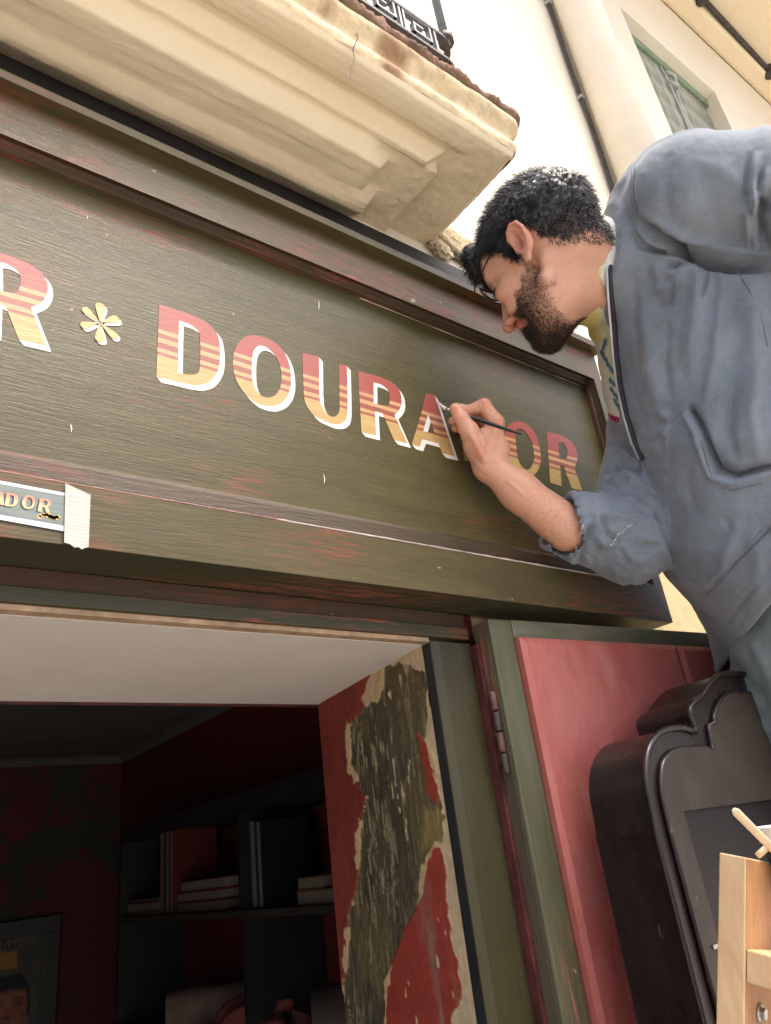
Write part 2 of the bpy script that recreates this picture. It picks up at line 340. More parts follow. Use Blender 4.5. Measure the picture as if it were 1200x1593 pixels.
LET = {
 'R0': ((0, 380), 6, [(-190, 40), (0, 85), (180, 140), (320, 210), (405, 285), (440, 350), (450, 420), (430, 500), (370, 560), (290, 590), (430, 950), (175, 890), (55, 580), (-30, 545), (-40, 840), (-190, 800)], [(-25, 165), (60, 180), (150, 230), (195, 300), (190, 400), (165, 450), (100, 460), (-20, 430)]),
 'D': ((230, 460), 8.571, [(150, 125), (350, 175), (560, 245), (740, 325), (870, 430), (930, 520), (960, 640), (968, 800), (950, 960), (900, 1070), (830, 1145), (740, 1185), (640, 1200), (450, 1165), (300, 1125), (115, 1085)], [(415, 335), (540, 375), (640, 435), (690, 500), (702, 650), (698, 900), (685, 1010), (650, 1050), (560, 1062), (400, 1030)]),
 'O': ((350, 500), 8.571, [(340, 190), (410, 185), (490, 200), (570, 228), (650, 272), (720, 330), (785, 405), (830, 490), (862, 590), (880, 700), (885, 800), (872, 900), (835, 1000), (780, 1070), (700, 1120), (600, 1140), (480, 1118), (360, 1060), (250, 950), (160, 820), (120, 700), (105, 600), (106, 500), (130, 380), (170, 300), (225, 235), (280, 203)], [(480, 318), (545, 340), (600, 382), (650, 432), (695, 500), (728, 575), (748, 660), (755, 760), (745, 860), (720, 930), (675, 985), (600, 1022), (530, 1020), (450, 970), (395, 890), (367, 800), (358, 700), (358, 560), (366, 450), (385, 385), (425, 335)]),
 'U': ((460, 530), 8.571, [(90, 165), (310, 215), (312, 480), (315, 760), (335, 860), (390, 950), (440, 1000), (500, 1022), (550, 1002), (582, 950), (588, 850), (575, 315), (682, 335), (692, 700), (692, 960), (675, 1050), (610, 1112), (500, 1118), (380, 1072), (250, 1010), (190, 940), (140, 860), (108, 760), (98, 500)], None),
 'R': ((550, 560), 8.571, [(60, 150), (330, 220), (480, 280), (550, 330), (605, 395), (635, 470), (642, 550), (635, 620), (600, 680), (545, 735), (632, 925), (715, 1115), (540, 1068), (385, 715), (285, 685), (300, 1010), (105, 960)], [(265, 300), (350, 320), (430, 370), (475, 430), (482, 510), (478, 600), (430, 622), (320, 592), (270, 580)]),
 'A': ((630, 590), 6.667, [(215, 145), (305, 165), (410, 480), (515, 802), (385, 768), (350, 670), (180, 620), (150, 702), (72, 680), (180, 320)], [(240, 365), (310, 562), (188, 542)]),
 'O2': ((770, 640), 8, [(265, 128), (310, 125), (360, 138), (410, 168), (455, 210), (495, 265), (528, 345), (550, 420), (568, 520), (572, 600), (560, 680), (520, 760), (480, 800), (440, 816), (370, 815), (310, 785), (250, 735), (190, 660), (155, 580), (130, 480), (119, 380), (122, 280), (150, 200), (200, 148)], [(290, 215), (330, 222), (380, 255), (430, 325), (462, 400), (480, 480), (490, 560), (480, 640), (450, 700), (420, 728), (385, 730), (330, 690), (295, 625), (275, 540), (265, 440), (252, 330), (255, 250)]),
 'R2': ((770, 640), 8, [(640, 260), (740, 275), (830, 300), (890, 332), (945, 375), (1000, 450), (1025, 520), (1028, 590), (1012, 650), (985, 700), (1040, 850), (1090, 990), (955, 960), (855, 680), (810, 670), (830, 935), (690, 890), (668, 600)], [(790, 395), (850, 385), (885, 440), (900, 510), (900, 560), (888, 600), (800, 590)]),
}
GLYPH = {}
def flat(outer, holes, Y, name, mat, parent, thick=.0004):
    """thin painted shape standing on the plane Y"""
    polys = [[Vector((x, 0, z)) for x, z in outer]] + [[Vector((x, 0, z)) for x, z in h] for h in holes]
    flatv = [v for p in polys for v in p]
    tri = tessellate_polygon(polys)
    n = len(flatv); m = MB()
    v = [(q.x, Y, q.z) for q in flatv] + [(q.x, Y+thick, q.z) for q in flatv]
    f = [tuple(t) for t in tri]; s = 0
    for p in polys:
        k = len(p)
        f += [(s+i, s+(i+1) % k, s+(i+1) % k+n, s+i+n) for i in range(k)]; s += k
    m.add(v, f)
    if name is None: return m
    return m.build(name, mat, parent)
def smoothpoly(pts, keep=50):
    """round the gentle corners (Chaikin on obtuse corners only)"""
    for _ in range(2):
        o = []; n = len(pts)
        for i, p in enumerate(pts):
            a = np.array(pts[i-1]); b = np.array(p); c = np.array(pts[(i+1) % n])
            u = a-b; v = c-b; ang = math.degrees(math.acos(max(-1, min(1, u@v/(np.linalg.norm(u)*np.linalg.norm(v)+1e-12)))))
            if ang > 125 and min(np.linalg.norm(u), np.linalg.norm(v)) < .04:
                o.append(tuple(b+u*.25)); o.append(tuple(b+v*.25))
            else: o.append(tuple(b))
        pts = o
    return pts
SH = at(252.3, 485.8, 0)-at(245, 477, 0)
def wob(pts):
    out = []; n = len(pts)
    for i in range(n):
        a_ = np.array(pts[i]); b_ = np.array(pts[(i+1) % n]); k = max(1, int(np.linalg.norm(b_-a_)/.005))
        for j in range(k):
            q = a_+(b_-a_)*j/k; out.append((q[0]+.0007*(vnoise(np.array([q[0]*130.]), np.array([q[1]*130.]), 19, 3)[0]-.5), q[1]+.0007*(vnoise(np.array([q[0]*130.]), np.array([q[1]*130.]), 23, 3)[0]-.5)))
    return out
def put_letter(key, shade):
    off, sc, outer, hole = LET[key]
    pr = lambda pts: [(float(p[0]), float(p[2])) for p in (at(a, b, 0) for a, b in loc2(off, sc, pts))]
    zt, zb_ = ZT, ZB
    o = smoothpoly(pr(outer)); h = smoothpoly(pr(hole)) if hole else None
    GLYPH[key] = (o, h)
    o = wob(o); h = wob(h) if h else None
    t = flat(o, [h] if h else [], -.0006, 'letter', M['letter'], sign)
    if shade:
        m = MB(); K = 7
        for k in range(1, K+1):
            s = k/K; dx, dz = SH[0]*s, SH[2]*s
            q = flat([(x+dx, z+dz) for x, z in o], [[(x+dx, z+dz) for x, z in h]] if h else [], -.00008-.00006*k, None, None, None, .0001)
            m.add(q.v, q.f)
        m.build('letter_shadow', M['white'], sign)
for k in ('R0', 'D', 'O', 'U', 'R', 'A'): put_letter(k, True)
for k in ('O2', 'R2'): put_letter(k, False)
# the second D, mostly behind the hand
oD, hD = GLYPH['D']
x0 = min(p[0] for p in oD); zt0 = oD[0][1]
xn = at(723, 716, 0)[0]
mv = lambda pts: [((x-x0)*.93+xn, z) for x, z in pts]
flat(mv(oD), [mv(hD)], -.0006, 'letter', M['letter'], sign)
# six petalled asterisk
ac = at(155, 502.5, 0)
for ex, ey in ((156, 472), (185, 496), (182, 527), (155, 533), (125.5, 508), (128.5, 479)):
    e = at(ex, ey, 0); d = np.array([e[0]-ac[0], e[2]-ac[2]]); L = np.linalg.norm(d); d /= L; nn_ = np.array([-d[1], d[0]])
    shp = [(0.03, 0), (.3, .075), (.6, .16), (.82, .2), (.95, .15), (1, 0), (.95, -.15), (.82, -.2), (.6, -.16), (.3, -.075)]
    pl = [tuple(np.array([ac[0], ac[2]])+d*L*a+nn_*L*b) for a, b in shp]
    flat(pl, [], -.0012, 'petal', M['yellow'], sign)
    flat([(x+SH[0]*.45, z+SH[2]*.45) for x, z in pl], [], -.0007, 'petal_shadow', M['white'], sign)

# ---- pinned reference print and tape
def poly_at(pts, Y): return [(float(p[0]), float(p[2])) for p in (at(a, b, Y) for a, b in pts)]
YP = YF-.001
strip = thing('printed_strip', 'small printed paper strip of the sign design taped to the lower rail', 'print', at(50, 800, YP))
flat(poly_at([(-120, 725), (104, 767.5), (102, 827), (-120, 787)], YP), [], YP-.0004, 'paper_sheet', M['paper'], strip)
flat(poly_at([(-120, 731), (101, 772), (99.5, 817), (-120, 779)], YP), [], YP-.0009, 'printed_field', M['printfield'], strip)
def mini(key, cx, cy, hpx, dark=False):
    o, h = GLYPH[key]; c = at(cx, cy, YP); hh = abs(at(cx, cy-hpx/2, YP)[2]-at(cx, cy+hpx/2, YP)[2]); s = hh/(ZT-ZB)
    xm = (min(p[0] for p in o)+max(p[0] for p in o))/2; zm = (ZT+ZB)/2
    tr = lambda pts, dx=0, dz=0: [(c[0]+(x-xm)*s*1.02+dx, c[2]+(z-zm)*s+dz) for x, z in pts]
    flat(tr(o), [tr(h)] if h else [], YP-.0013, 'printed_letter', M['printletter'], strip)
    flat(tr(o, -.0013, -.0010), [tr(h, -.0013, -.001)] if h else [], YP-.0011, 'printed_letter_shade', M['black'], strip)
m_, nt_, b_ = newmat('printed_letter_ink', .45)
tc = N(nt_, 'ShaderNodeTexCoord'); sp = N(nt_, 'ShaderNodeSeparateXYZ'); nt_.links.new(tc.outputs['Object'], sp.inputs[0])
mr = N(nt_, 'ShaderNodeMapRange'); zc_ = at(18, 777, YP)[2]; mr.inputs[1].default_value = zc_+.009; mr.inputs[2].default_value = zc_-.009; nt_.links.new(sp.outputs[2], mr.inputs[0])
nt_.links.new(ramp(nt_, mr.outputs[0], [(0, (.50, .16, .12)), (.4, (.52, .22, .14)), (.6, (.58, .38, .2)), (1, (.60, .42, .22))]), b_.inputs['Base Color']); M['printletter'] = m_
for k, x, y in (('A', -2.5, 776), ('D', 18, 779.5), ('O', 44, 783), ('R', 69, 788)): mini(k, x, y, 21)
fl = MB()
c0 = at(90, 806, YP)
for i in range(9):
    a = i*.7; r = .0016+.0012*random.random(); x = c0[0]-.016+.002*i; z = c0[2]-.002+.0005*i+.002*math.sin(a)
    q = flat([(x+r*math.cos(t)*1.3, z+r*math.sin(t)) for t in np.linspace(0, 6.28, 7)[:-1]], [], YP-.0012, None, None, None, .0001); fl.add(q.v, q.f)
fl.build('printed_ornament', M['yellow'], strip)
tp = poly_at([(102, 752), (141, 770), (140, 800), (138, 851), (131, 853), (128, 855), (122, 851), (116, 852), (110, 847), (100, 844)], YP-.002)
tag(flat(tp, [], YP-.0024, 'masking_tape', M['tape'], None, .0006), 'strip of white masking tape holding the print on the lower rail', 'tape')

# ------------------------------------------------------------------ door frame: lintel, jamb
YJ = Yl+.004
dframe = thing('door_frame', 'green painted wooden frame of the open shop doorway', 'door frame', (at(690, 980, YJ)[0], YJ, 0))
zl_top = zb-.0008
z1 = zof(440, 951, YJ); z2 = zof(440, 979, YJ-.006); z2 = (zof(0, 953, YJ)+zof(600, 990, YJ))/2+.006; z3 = z2-.006
xj1 = at(721, 962, YJ)[0]; xj0 = at(668, 1003, YJ)[0]
MB().box((XL, YJ, z1), (xj1, YJ+.05, zl_top)).build('lintel_board', M['brownx'], dframe)
MB().box((XL, YJ-.006, z2), (xj1-.0005, YJ+.0505, z1-.0005)).build('lintel_rail', M['greenx'], dframe, bevel=.002)
MB().box((XL, YJ-.001, z3), (xj0, YJ+.0125, z2-.0003)).build('lintel_lip', simple('raw_edge_wood', (.34, .23, .14), .7, .4, 40, .4), dframe)
m = MB(); m.extr([(xj0, YJ-.002, 0), (xj0+.012, YJ-.006, 0), (xj1-.002, YJ-.006, 0), (xj1, YJ, 0), (xj1, YJ+.014, 0), (xj0, YJ+.014, 0)], (0, 0, z3-.0005))
m.build('jamb', M['green'], dframe)
MB().box((xj0-.0008, YJ-.001, 0), (xj0-.0002, YJ+.0135, z3-.001)).build('rebate_black_strip', M['black'], dframe)  # thin black strip over the jamb's inner side, at the dark gap
xh = at(737, 962, YJ-.01)[0]
MB().box((xj1+.0005, YJ+.014, 0), (xh+.004, YJ+.03, zb-.003)).build('hinge_rebate', M['redprimer'], dframe)

# ------------------------------------------------------------------ reveal with flaking paint
YR0 = atx(655, 996, xj0-.0012)[1]
xr0 = xj0-.0012
z_sof = z3-.001
YR1 = Yof(490, 1096, z_sof); xr1 = at(497, 1100, YR1)[0]
ny, nz = 190, 560
def px_uv(px, py):        # pixel on the reveal plane -> (u along depth 0..1, z)
    d = ray(px, py); n_ = np.array([YR1-YR0, -(xr1-xr0), 0.]); o = np.array([xr0, YR0, 0.])
    t = ((o-CAM)@n_)/(d@n_); p = CAM+d*t; return ((p[1]-YR0)/(YR1-YR0), p[2])
def polydist(U, Z, poly):
    """signed distance (negative inside) for points in a plane"""
    P_ = np.array(poly); best = np.full(U.shape, 9.); ins = np.zeros(U.shape, bool); n = len(P_)
    for i in range(n):
        a = P_[i]; b = P_[(i+1) % n]; e = b-a; L2 = e@e+1e-12
        h = np.clip(((U-a[0])*e[0]+(Z-a[1])*e[1])/L2, 0, 1)
        best = np.minimum(best, np.hypot(U-a[0]-h*e[0], Z-a[1]-h*e[1]))
        c = (a[1] > Z) != (b[1] > Z); ins ^= c & (U < (b[0]-a[0])*(Z-a[1])/(b[1]-a[1]+1e-12)+a[0])
    return np.where(ins, -best, best)
Wd = math.hypot(YR1-YR0, xr1-xr0); ztop = z_sof+.02; zlo = ztop-1.0
uu = np.linspace(0, 1, ny); zz = np.linspace(zlo, ztop, nz); UU, ZZ = np.meshgrid(uu, zz)
SU = UU*Wd
def rp(pts): return [(px_uv(*p)[0]*Wd, px_uv(*p)[1]) for p in pts]
n1 = vnoise(SU*22, ZZ*22, 1)-.5; n2 = vnoise(SU*90+5, ZZ*60, 2)-.5; n3 = vnoise(SU*160, ZZ*28, 3, 5, .7)
warpA = n1*.055+n2*.022
plaster_c = np.array([.50, .385, .235]); red_c = np.array([.20, .036, .026]); redb = np.array([.27, .040, .026]); rough_c = np.array([.075, .062, .038])
col = np.ones(UU.shape+(3,))*plaster_c*(0.86+.28*vnoise(SU*30, ZZ*30, 9))[..., None]; hgt = np.zeros(UU.shape)
def layer(d, c, h, wd=.0012):
    global col, hgt
    a = np.clip(.5-d/wd, 0, 1)[..., None]; col = col*(1-a)+c*a; hgt = hgt*(1-a[..., 0])+(hgt*0+h)*a[..., 0]
# remaining dull red at the inner side
layer(polydist(SU, ZZ, rp([(470, 1080), (610, 985), (560, 1090), (585, 1130), (560, 1200), (575, 1250), (560, 1330), (560, 1390), (548, 1450), (545, 1640), (500, 1700), (440, 1400)]))+warpA*.35, red_c*(0.7+.6*n3[..., None])*(.8+.4*vnoise(SU*12, ZZ*12, 55, 3)[..., None]), .0022)
# big rough patch: scraped, dark olive with pale ridges
rough_poly = rp([(600, 1035), (640, 1040), (662, 1050), (664, 1090), (660, 1150), (672, 1200), (690, 1270), (686, 1310), (676, 1320), (655, 1370), (640, 1430), (618, 1470), (600, 1530), (600, 1700), (535, 1700), (538, 1520), (545, 1430), (560, 1370), (560, 1300), (572, 1240), (545, 1190), (545, 1130), (585, 1095)])
dr = polydist(SU, ZZ, rough_poly)+warpA*.5
# pale flake rim round it
layer(dr-.004-.016*np.clip(n1*5+n2*2, -1, 1), plaster_c*np.array([1.0, .96, .82]), .0012)
streak = vnoise(SU*150+ZZ*22+n1*3, ZZ*30-SU*24+n1*2, 11, 5, .7)
rc = rough_c*(0.55+.9*n3[..., None])*(.45+1.1*vnoise(SU*26+3, ZZ*17, 77, 4)[..., None]); og = np.clip((vnoise(SU*18, ZZ*11+5, 78, 4)-.52)*6, 0, .8)[..., None]; rc = rc*(1-og)+np.array([.115, .088, .040])*og
pale = np.clip((streak-.575)/.045, 0, 1)*np.clip(vnoise(SU*14, ZZ*8, 21)*2.4-.55, 0, 1)
rc = rc*(1-pale[..., None])+np.array([.29, .24, .14])*pale[..., None]
olive_ = np.clip(polydist(SU, ZZ, rp([(655, 1250), (700, 1250), (700, 1330), (650, 1330)]))*-60, 0, .7)[..., None]
rc = rc*(1-olive_)+np.array([.25, .19, .06])*olive_
layer(dr, rc, -.0016)
hgt += np.where(dr < 0, (n3-.5)*.0035+pale*.0012, 0)
# bright red blob low down, small red slip at right
for pl, sd_ in (([(690, 1305), (694, 1380), (700, 1440), (712, 1500), (718, 1545), (700, 1580), (720, 1700), (600, 1700), (602, 1540), (618, 1475), (640, 1425), (660, 1370), (672, 1325)], 31), ([(650, 1145), (664, 1146), (680, 1225), (686, 1255), (672, 1250), (660, 1200)], 32)):
    d_ = polydist(SU, ZZ, rp(pl))+(vnoise(SU*45, ZZ*45, sd_)-.5)*.022
    layer(d_, redb*(.8+.4*vnoise(SU*25, ZZ*70, sd_+1)[..., None]), .001)
# specks of paint
sp1 = np.clip((vnoise(SU*75, ZZ*30, 41, 3)-.76)/.03, 0, 1)*(UU < .45)
col = col*(1-sp1[..., None])+np.array([.55, .42, .26])*sp1[..., None]
# grime on the outer plaster band
gr = np.clip((vnoise(SU*40, ZZ*12, 43)-.52)*4, 0, 1)*(UU < .35)*.6*np.clip((z_sof-.15-ZZ)*4, 0, 1)
col = col*(1-gr[..., None])+np.array([.22, .21, .15])*gr[..., None]
nrm = np.array([-(YR1-YR0), xr1-xr0, 0.]); nrm /= np.linalg.norm(nrm)
V = np.stack([xr0+(xr1-xr0)*UU, YR0+(YR1-YR0)*UU, ZZ], -1)+hgt[..., None]*nrm
def grid_mesh(name, V, col, mat, parent=None, kind=None, flip=False):
    h, w_ = V.shape[:2]; idx = np.arange(h*w_).reshape(h, w_)
    q = np.stack([idx[:-1, :-1], idx[:-1, 1:], idx[1:, 1:], idx[1:, :-1]], -1).reshape(-1, 4)
    if flip: q = q[:, ::-1]
    me = np_mesh(name, V.reshape(-1, 3), q)
    if col is not None: set_col(me, col.reshape(-1, 3))
    return link(name, me, mat, parent, True, 0, kind)
def np_mesh(name, v, q):
    v = np.ascontiguousarray(v, np.float32); q = np.ascontiguousarray(q, np.int32); k = q.shape[1]
    me = bpy.data.meshes.new(name); me.vertices.add(len(v)); me.vertices.foreach_set('co', v.ravel())
    me.loops.add(q.size); me.loops.foreach_set('vertex_index', q.ravel())
    me.polygons.add(len(q)); me.polygons.foreach_set('loop_start', np.arange(len(q), dtype=np.int32)*k)
    me.update(calc_edges=True); me.validate(); return me
def set_col(me, c):
    a = me.color_attributes.new('tint', 'FLOAT_COLOR', 'POINT'); d = np.ones((len(c), 4), np.float32); d[:, :3] = c; a.data.foreach_set('color', d.ravel())
def attr_mat(name, rough=.8, bs=80, bstr=.4, bd=.001, spec=.3, vlo=.78, vhi=1.18):
    m, nt, b = newmat(name, rough, spec); a = N(nt, 'ShaderNodeAttribute', attribute_name='tint')
    n_ = ramp(nt, noise(nt, bs, 5, .65), [(.25, vlo), (.75, vhi)])
    nt.links.new(mix(nt, 1., a.outputs[0], n_, 'MULTIPLY'), b.inputs['Base Color'])
    bump(nt, b, noise(nt, bs*2, 5, .65), bstr, bd); return m, nt, b
M['flaking'], _, _ = attr_mat('flaking_paint_plaster', .75)
rev = thing('reveal_wall', 'inner side wall of the doorway with flaking red and cream paint', 'wall', (xr0, YR0, 0))
grid_mesh('flaking_plaster', V, col, M['flaking'], rev)
MB().extr([(xr0+.003, YR0, 0), (xr1+.003, YR1, 0), (xr1+.1, YR1, 0), (xr0+.1, YR0, 0)], (0, 0, zlo+.002)).build('lower_wall', M['roomred'], rev)
MB().extr([(xr0+.003, YR0, zlo), (xr1+.003, YR1, zlo), (xr1+.1, YR1, zlo), (xr0+.1, YR0, zlo)], (0, 0, z_sof+.3-zlo)).build('wall_core', M['roomred'], rev)
# soffit over the doorway
so_ = MB().box((-.9, YJ+.013, z_sof), (xr1+.002, YR1, z_sof+.3)).build('doorway_soffit', M['soffitwhite']); so_['kind'] = 'structure'
MB().box((-.9, YR1+.0005, z_sof-.004), (xr1, YR1+.004, z_sof+.30)).build('soffit_edge', M['redprimer'], so_)

# ------------------------------------------------------------------ room inside
ZC = 1.75+.62
cnr = atz(190, 1176, ZC); XW, YB = cnr[0], cnr[1]
def structure(o): o['kind'] = 'structure'; return o
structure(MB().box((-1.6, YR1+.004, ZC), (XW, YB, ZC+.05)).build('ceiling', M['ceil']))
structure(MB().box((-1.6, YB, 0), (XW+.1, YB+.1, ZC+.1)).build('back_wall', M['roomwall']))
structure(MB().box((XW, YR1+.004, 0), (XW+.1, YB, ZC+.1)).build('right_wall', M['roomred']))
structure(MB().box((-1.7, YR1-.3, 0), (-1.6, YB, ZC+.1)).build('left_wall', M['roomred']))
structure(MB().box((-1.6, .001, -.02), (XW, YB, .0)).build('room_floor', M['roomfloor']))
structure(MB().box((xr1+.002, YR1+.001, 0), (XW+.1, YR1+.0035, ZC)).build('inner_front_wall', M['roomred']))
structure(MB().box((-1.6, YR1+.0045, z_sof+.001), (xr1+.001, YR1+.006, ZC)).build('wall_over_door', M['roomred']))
cv = MB()
for a, b_ in (((XW-.0005, YR1+.01), (XW-.0005, YB-.0005)), ((-1.6, YB-.0005), (XW-.001, YB-.0005))):
    dx, dy = (-.03, 0) if a[0] == b_[0] else (0, -.03)
    cv.extr([(a[0], a[1], ZC-.0005), (a[0]+dx, a[1]+dy, ZC-.0005), (a[0]+dx*.35, a[1]+dy*.35, ZC-.012), (a[0], a[1], ZC-.035)], (b_[0]-a[0], b_[1]-a[1], 0))
structure(cv.build('cornice', M['ceil']))
# shelf unit against the right wall
XS = XW-.26
s_top = atx(190, 1312, XS); s_b1 = atx(190, 1428, XS); 
Ys1 = s_top[1]; Ys0 = .75; zt_ = s_top[2]; zm_ = s_b1[2]; zn_ = zm_-(zt_-zm_)*1.28
shelf = thing('bookshelf', 'dark wooden bookcase standing along the dim right wall of the shop', 'bookcase', (XW-.13, (Ys0+Ys1)/2, 0))
th = .018
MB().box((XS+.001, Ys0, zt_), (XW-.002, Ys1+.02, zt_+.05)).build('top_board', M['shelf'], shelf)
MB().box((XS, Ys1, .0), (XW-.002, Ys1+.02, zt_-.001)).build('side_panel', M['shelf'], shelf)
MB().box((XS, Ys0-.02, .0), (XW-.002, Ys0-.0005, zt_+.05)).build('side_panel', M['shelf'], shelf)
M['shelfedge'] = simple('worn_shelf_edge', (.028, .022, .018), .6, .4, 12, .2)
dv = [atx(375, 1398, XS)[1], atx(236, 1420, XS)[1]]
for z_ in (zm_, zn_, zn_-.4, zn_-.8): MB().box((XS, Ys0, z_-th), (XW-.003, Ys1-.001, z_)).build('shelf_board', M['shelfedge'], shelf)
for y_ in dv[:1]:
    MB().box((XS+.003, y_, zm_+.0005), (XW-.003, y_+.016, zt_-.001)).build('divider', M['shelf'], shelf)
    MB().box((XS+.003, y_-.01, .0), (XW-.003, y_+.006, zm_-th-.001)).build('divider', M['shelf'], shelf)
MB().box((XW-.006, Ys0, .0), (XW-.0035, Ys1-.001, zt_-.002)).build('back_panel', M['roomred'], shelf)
M['bk_page'] = simple('book_pages', (.14, .12, .10), .8, .1, 80, .1, stretch=(1, 1, 20))
bm_ = {k: simple('cover_'+k, c, .5, .15, 20, .05) for k, c in dict(red=(.085, .010, .010), blue=(.01, .02, .06), brown=(.09, .03, .018), black=(.008, .008, .01), cream=(.07, .05, .04)).items()}
def book(loc, dy, dz, cov, label, lying=False, tilt=0, dx=.16):
    """upright: spine/pages face the room; thickness dy, height dz"""
    t = thing('book', label, 'book', loc, 'books on the shelves'); x, y, z = loc
    def put(a, b, nm, mt):
        o = MB().box(a, b).build(nm, mt, t); return o
    c = .0038
    if lying:
        put((x+.002, y+.002, z+c), (x+dx, y+dy-.002, z+dz-c), 'pages', M['bk_page'])
        put((x, y, z+.0002), (x+dx, y+dy, z+c), 'cover', bm_[cov]); put((x, y, z+dz-c), (x+dx, y+dy, z+dz), 'cover', bm_[cov])
    else:
        put((x+.002, y+c, z+.003), (x+dx, y+dy-c, z+dz-.003), 'pages', M['bk_page'])
        put((x, y, z+.0002), (x+dx, y+c, z+dz), 'cover', bm_[cov]); put((x, y+dy-c, z+.0002), (x+dx, y+dy, z+dz), 'cover', bm_[cov])
    if tilt: t.rotation_euler = (tilt, 0, 0)
    return t
def ysh(px, py): return atx(px, py, XS)[1]
xb = XS+.02
def lie(px0, px1, py, z, dz, cov, lab):
    a = ysh(px1, py); b = ysh(px0, py); book((xb, a, z), b-a, dz, cov, lab, True); return z+dz
z_ = lie(190, 236, 1412, zm_+.0005, .012, 'brown', 'brown bound book lowest of the short pile at the bookcase left end')
z_ = lie(190, 236, 1405, z_, .030, 'red', 'thick pale paged book in the middle of the short pile at the left end')
z_ = lie(194, 236, 1395, z_, .013, 'black', 'thin dark book on top of the short pile at the left end')
ye = ysh(240, 1410)
for dy_, h_, cv_, lb in ((.03, .30, 'brown', 'tall brown upright book beside the short pile'), (.017, .285, 'black', 'thin upright book with white page edge next to the tall brown one'), (.036, .262, 'black', 'thick upright book with greyish pages in the upright row'), (.03, .258, 'red', 'dark red upright book ending the row before the long pile')):
    ye -= dy_+.001; book((xb, ye, zm_+.0005), dy_, h_, cv_, lb)
z_ = zm_+.0005
for dz_, cv_, s_, lb in ((.030, 'red', 0, 'large book lowest of the long pile on the upper shelf'), (.028, 'brown', .0, 'middle book of the long pile on the upper shelf'), (.032, 'red', .02, 'pale paged book topmost of the long pile on the upper shelf')):
    a = ysh(330, 1390); book((xb+.01, a-s_, z_), (ye-.008)-a-abs(s_)*.4, dz_, cv_, lb, True); z_ += dz_+.0005
yd = dv[0]-.002
for i, (dy_, h_, cv_) in enumerate(((.035, zt_-zm_-.03, 'blue'), (.03, zt_-zm_-.035, 'black'))):
    yd -= dy_+.004; book((xb, yd-.02, zm_+.0005), dy_, h_, cv_, ['tall blue folder standing right of the bookcase divider', 'tall black folder leaning next to the blue one'][i], tilt=0)
z_ = lie(450, 515, 1385, zm_+.0005, .034, 'cream', 'cream box file lying near the right end of the upper shelf')
z_ = lie(452, 490, 1380, z_, .03, 'brown', 'small brown box file on top of the cream one')
# rolls and crumpled cloth on the lower shelf
def roll(a, b, r, name, lab, cat, mat, hollow=True):
    m = MB(); a = np.array(a); b = np.array(b)
    m.tube([a, a*.7+b*.3+np.array([0, 0, .004]), a*.3+b*.7, b], [r, r*1.05, r*.97, r], 18, cap=False)
    d = (b-a)/np.linalg.norm(b-a)
    m.tube([b, a], [r*.86, r*.86], 18, cap=False)
    m.tube([a, a+d*.004], [r, r*.86], 18, cap=False); m.tube([b, b-d*.004], [r, r*.86], 18, cap=False)
    return tag(m.build(name, mat, None, True), lab, cat)
mpk = simple('pinkish_cloth', (.13, .08, .065), .8, .3, 20, .5, bscale=40, bdist=.006)
mbr = simple('brown_card', (.05, .035, .028), .7, .2, 20, .2)
y1, y0 = ysh(262, 1545), ysh(330, 1530)
roll((XS+.0, y1, zn_+.056), (XW-.05, y1-.12, zn_+.056), .055, 'paper_roll', 'pinkish rolled bundle lying on the lower shelf behind the doorway', 'roll', mpk)
roll((XS+.03, ysh(470, 1535), zn_+.075), (XW-.03, ysh(500, 1500)-.05, zn_+.075), .074, 'paper_roll', 'dark open cardboard tube on the lower shelf near the flaking wall', 'roll', mbr)
cm = bmesh.new(); bmesh.ops.create_icosphere(cm, subdivisions=4, radius=1)
for v in cm.verts:
    k = 1+.35*math.sin(v.co.x*5+v.co.y*3)*math.sin(v.co.y*6+v.co.z*4)
    v.co = Vector((v.co.x*.09*k, v.co.y*.14*k, max(v.co.z, -.7)*.06*k))
me = bpy.data.meshes.new('cloth'); cm.to_mesh(me); cm.free()
o = link('crumpled_cloth', me, simple('rose_cloth', (.16, .04, .035), .8, .4, 14, .5, bscale=30, bdist=.01), None, True); o.location = (XS+.1, ysh(355, 1525), zn_+.045)
tag(o, 'crumpled rose coloured cloth on the lower shelf beside the divider', 'cloth')
# framed poster on the back wall
YQ = YB-.03
pf = thing('framed_poster', 'grey framed poster with a portrait hanging on the dim back wall', 'framed poster', at(40, 1500, YQ))
fr0 = at(95, 1422, YQ); x1_, zt2 = fr0[0], fr0[2]; x0_ = at(-250, 1500, YQ)[0]; z0_ = at(90, 1750, YQ)[2]; fwid = at(95, 1500, YQ)[0]-at(70, 1500, YQ)[0]
M['pframe'] = simple('grey_frame', (.05, .053, .055), .5, .15, 20, .1)
for a, b_ in (((x0_, zt2-fwid), (x1_, zt2)), ((x0_, z0_), (x1_, z0_+fwid))): MB().box((a[0], YQ-.01, a[1]), (b_[0], YB-.001, b_[1])).build('frame_rail', M['pframe'], pf, bevel=.003)
for a, b_ in ((x0_, x0_+fwid), (x1_-fwid, x1_)): MB().box((a, YQ-.01, z0_+fwid+.0005), (b_, YB-.001, zt2-fwid-.0005)).build('frame_stile', M['pframe'], pf, bevel=.003)
YS_ = YQ+.004
MB().box((x0_+fwid, YS_, z0_+fwid), (x1_-fwid, YB-.002, zt2-fwid)).build('poster_sheet', simple('poster_field', (.06, .056, .045), .5, .4, 6, 0), pf)
flat(poly_at([(-120, 1490), (27, 1480), (27, 1507), (-120, 1518)], YS_-.001), [], YS_-.0015, 'yellow_label', simple('poster_yellow', (.3, .15, .02), .5, .1, 10, 0), pf)
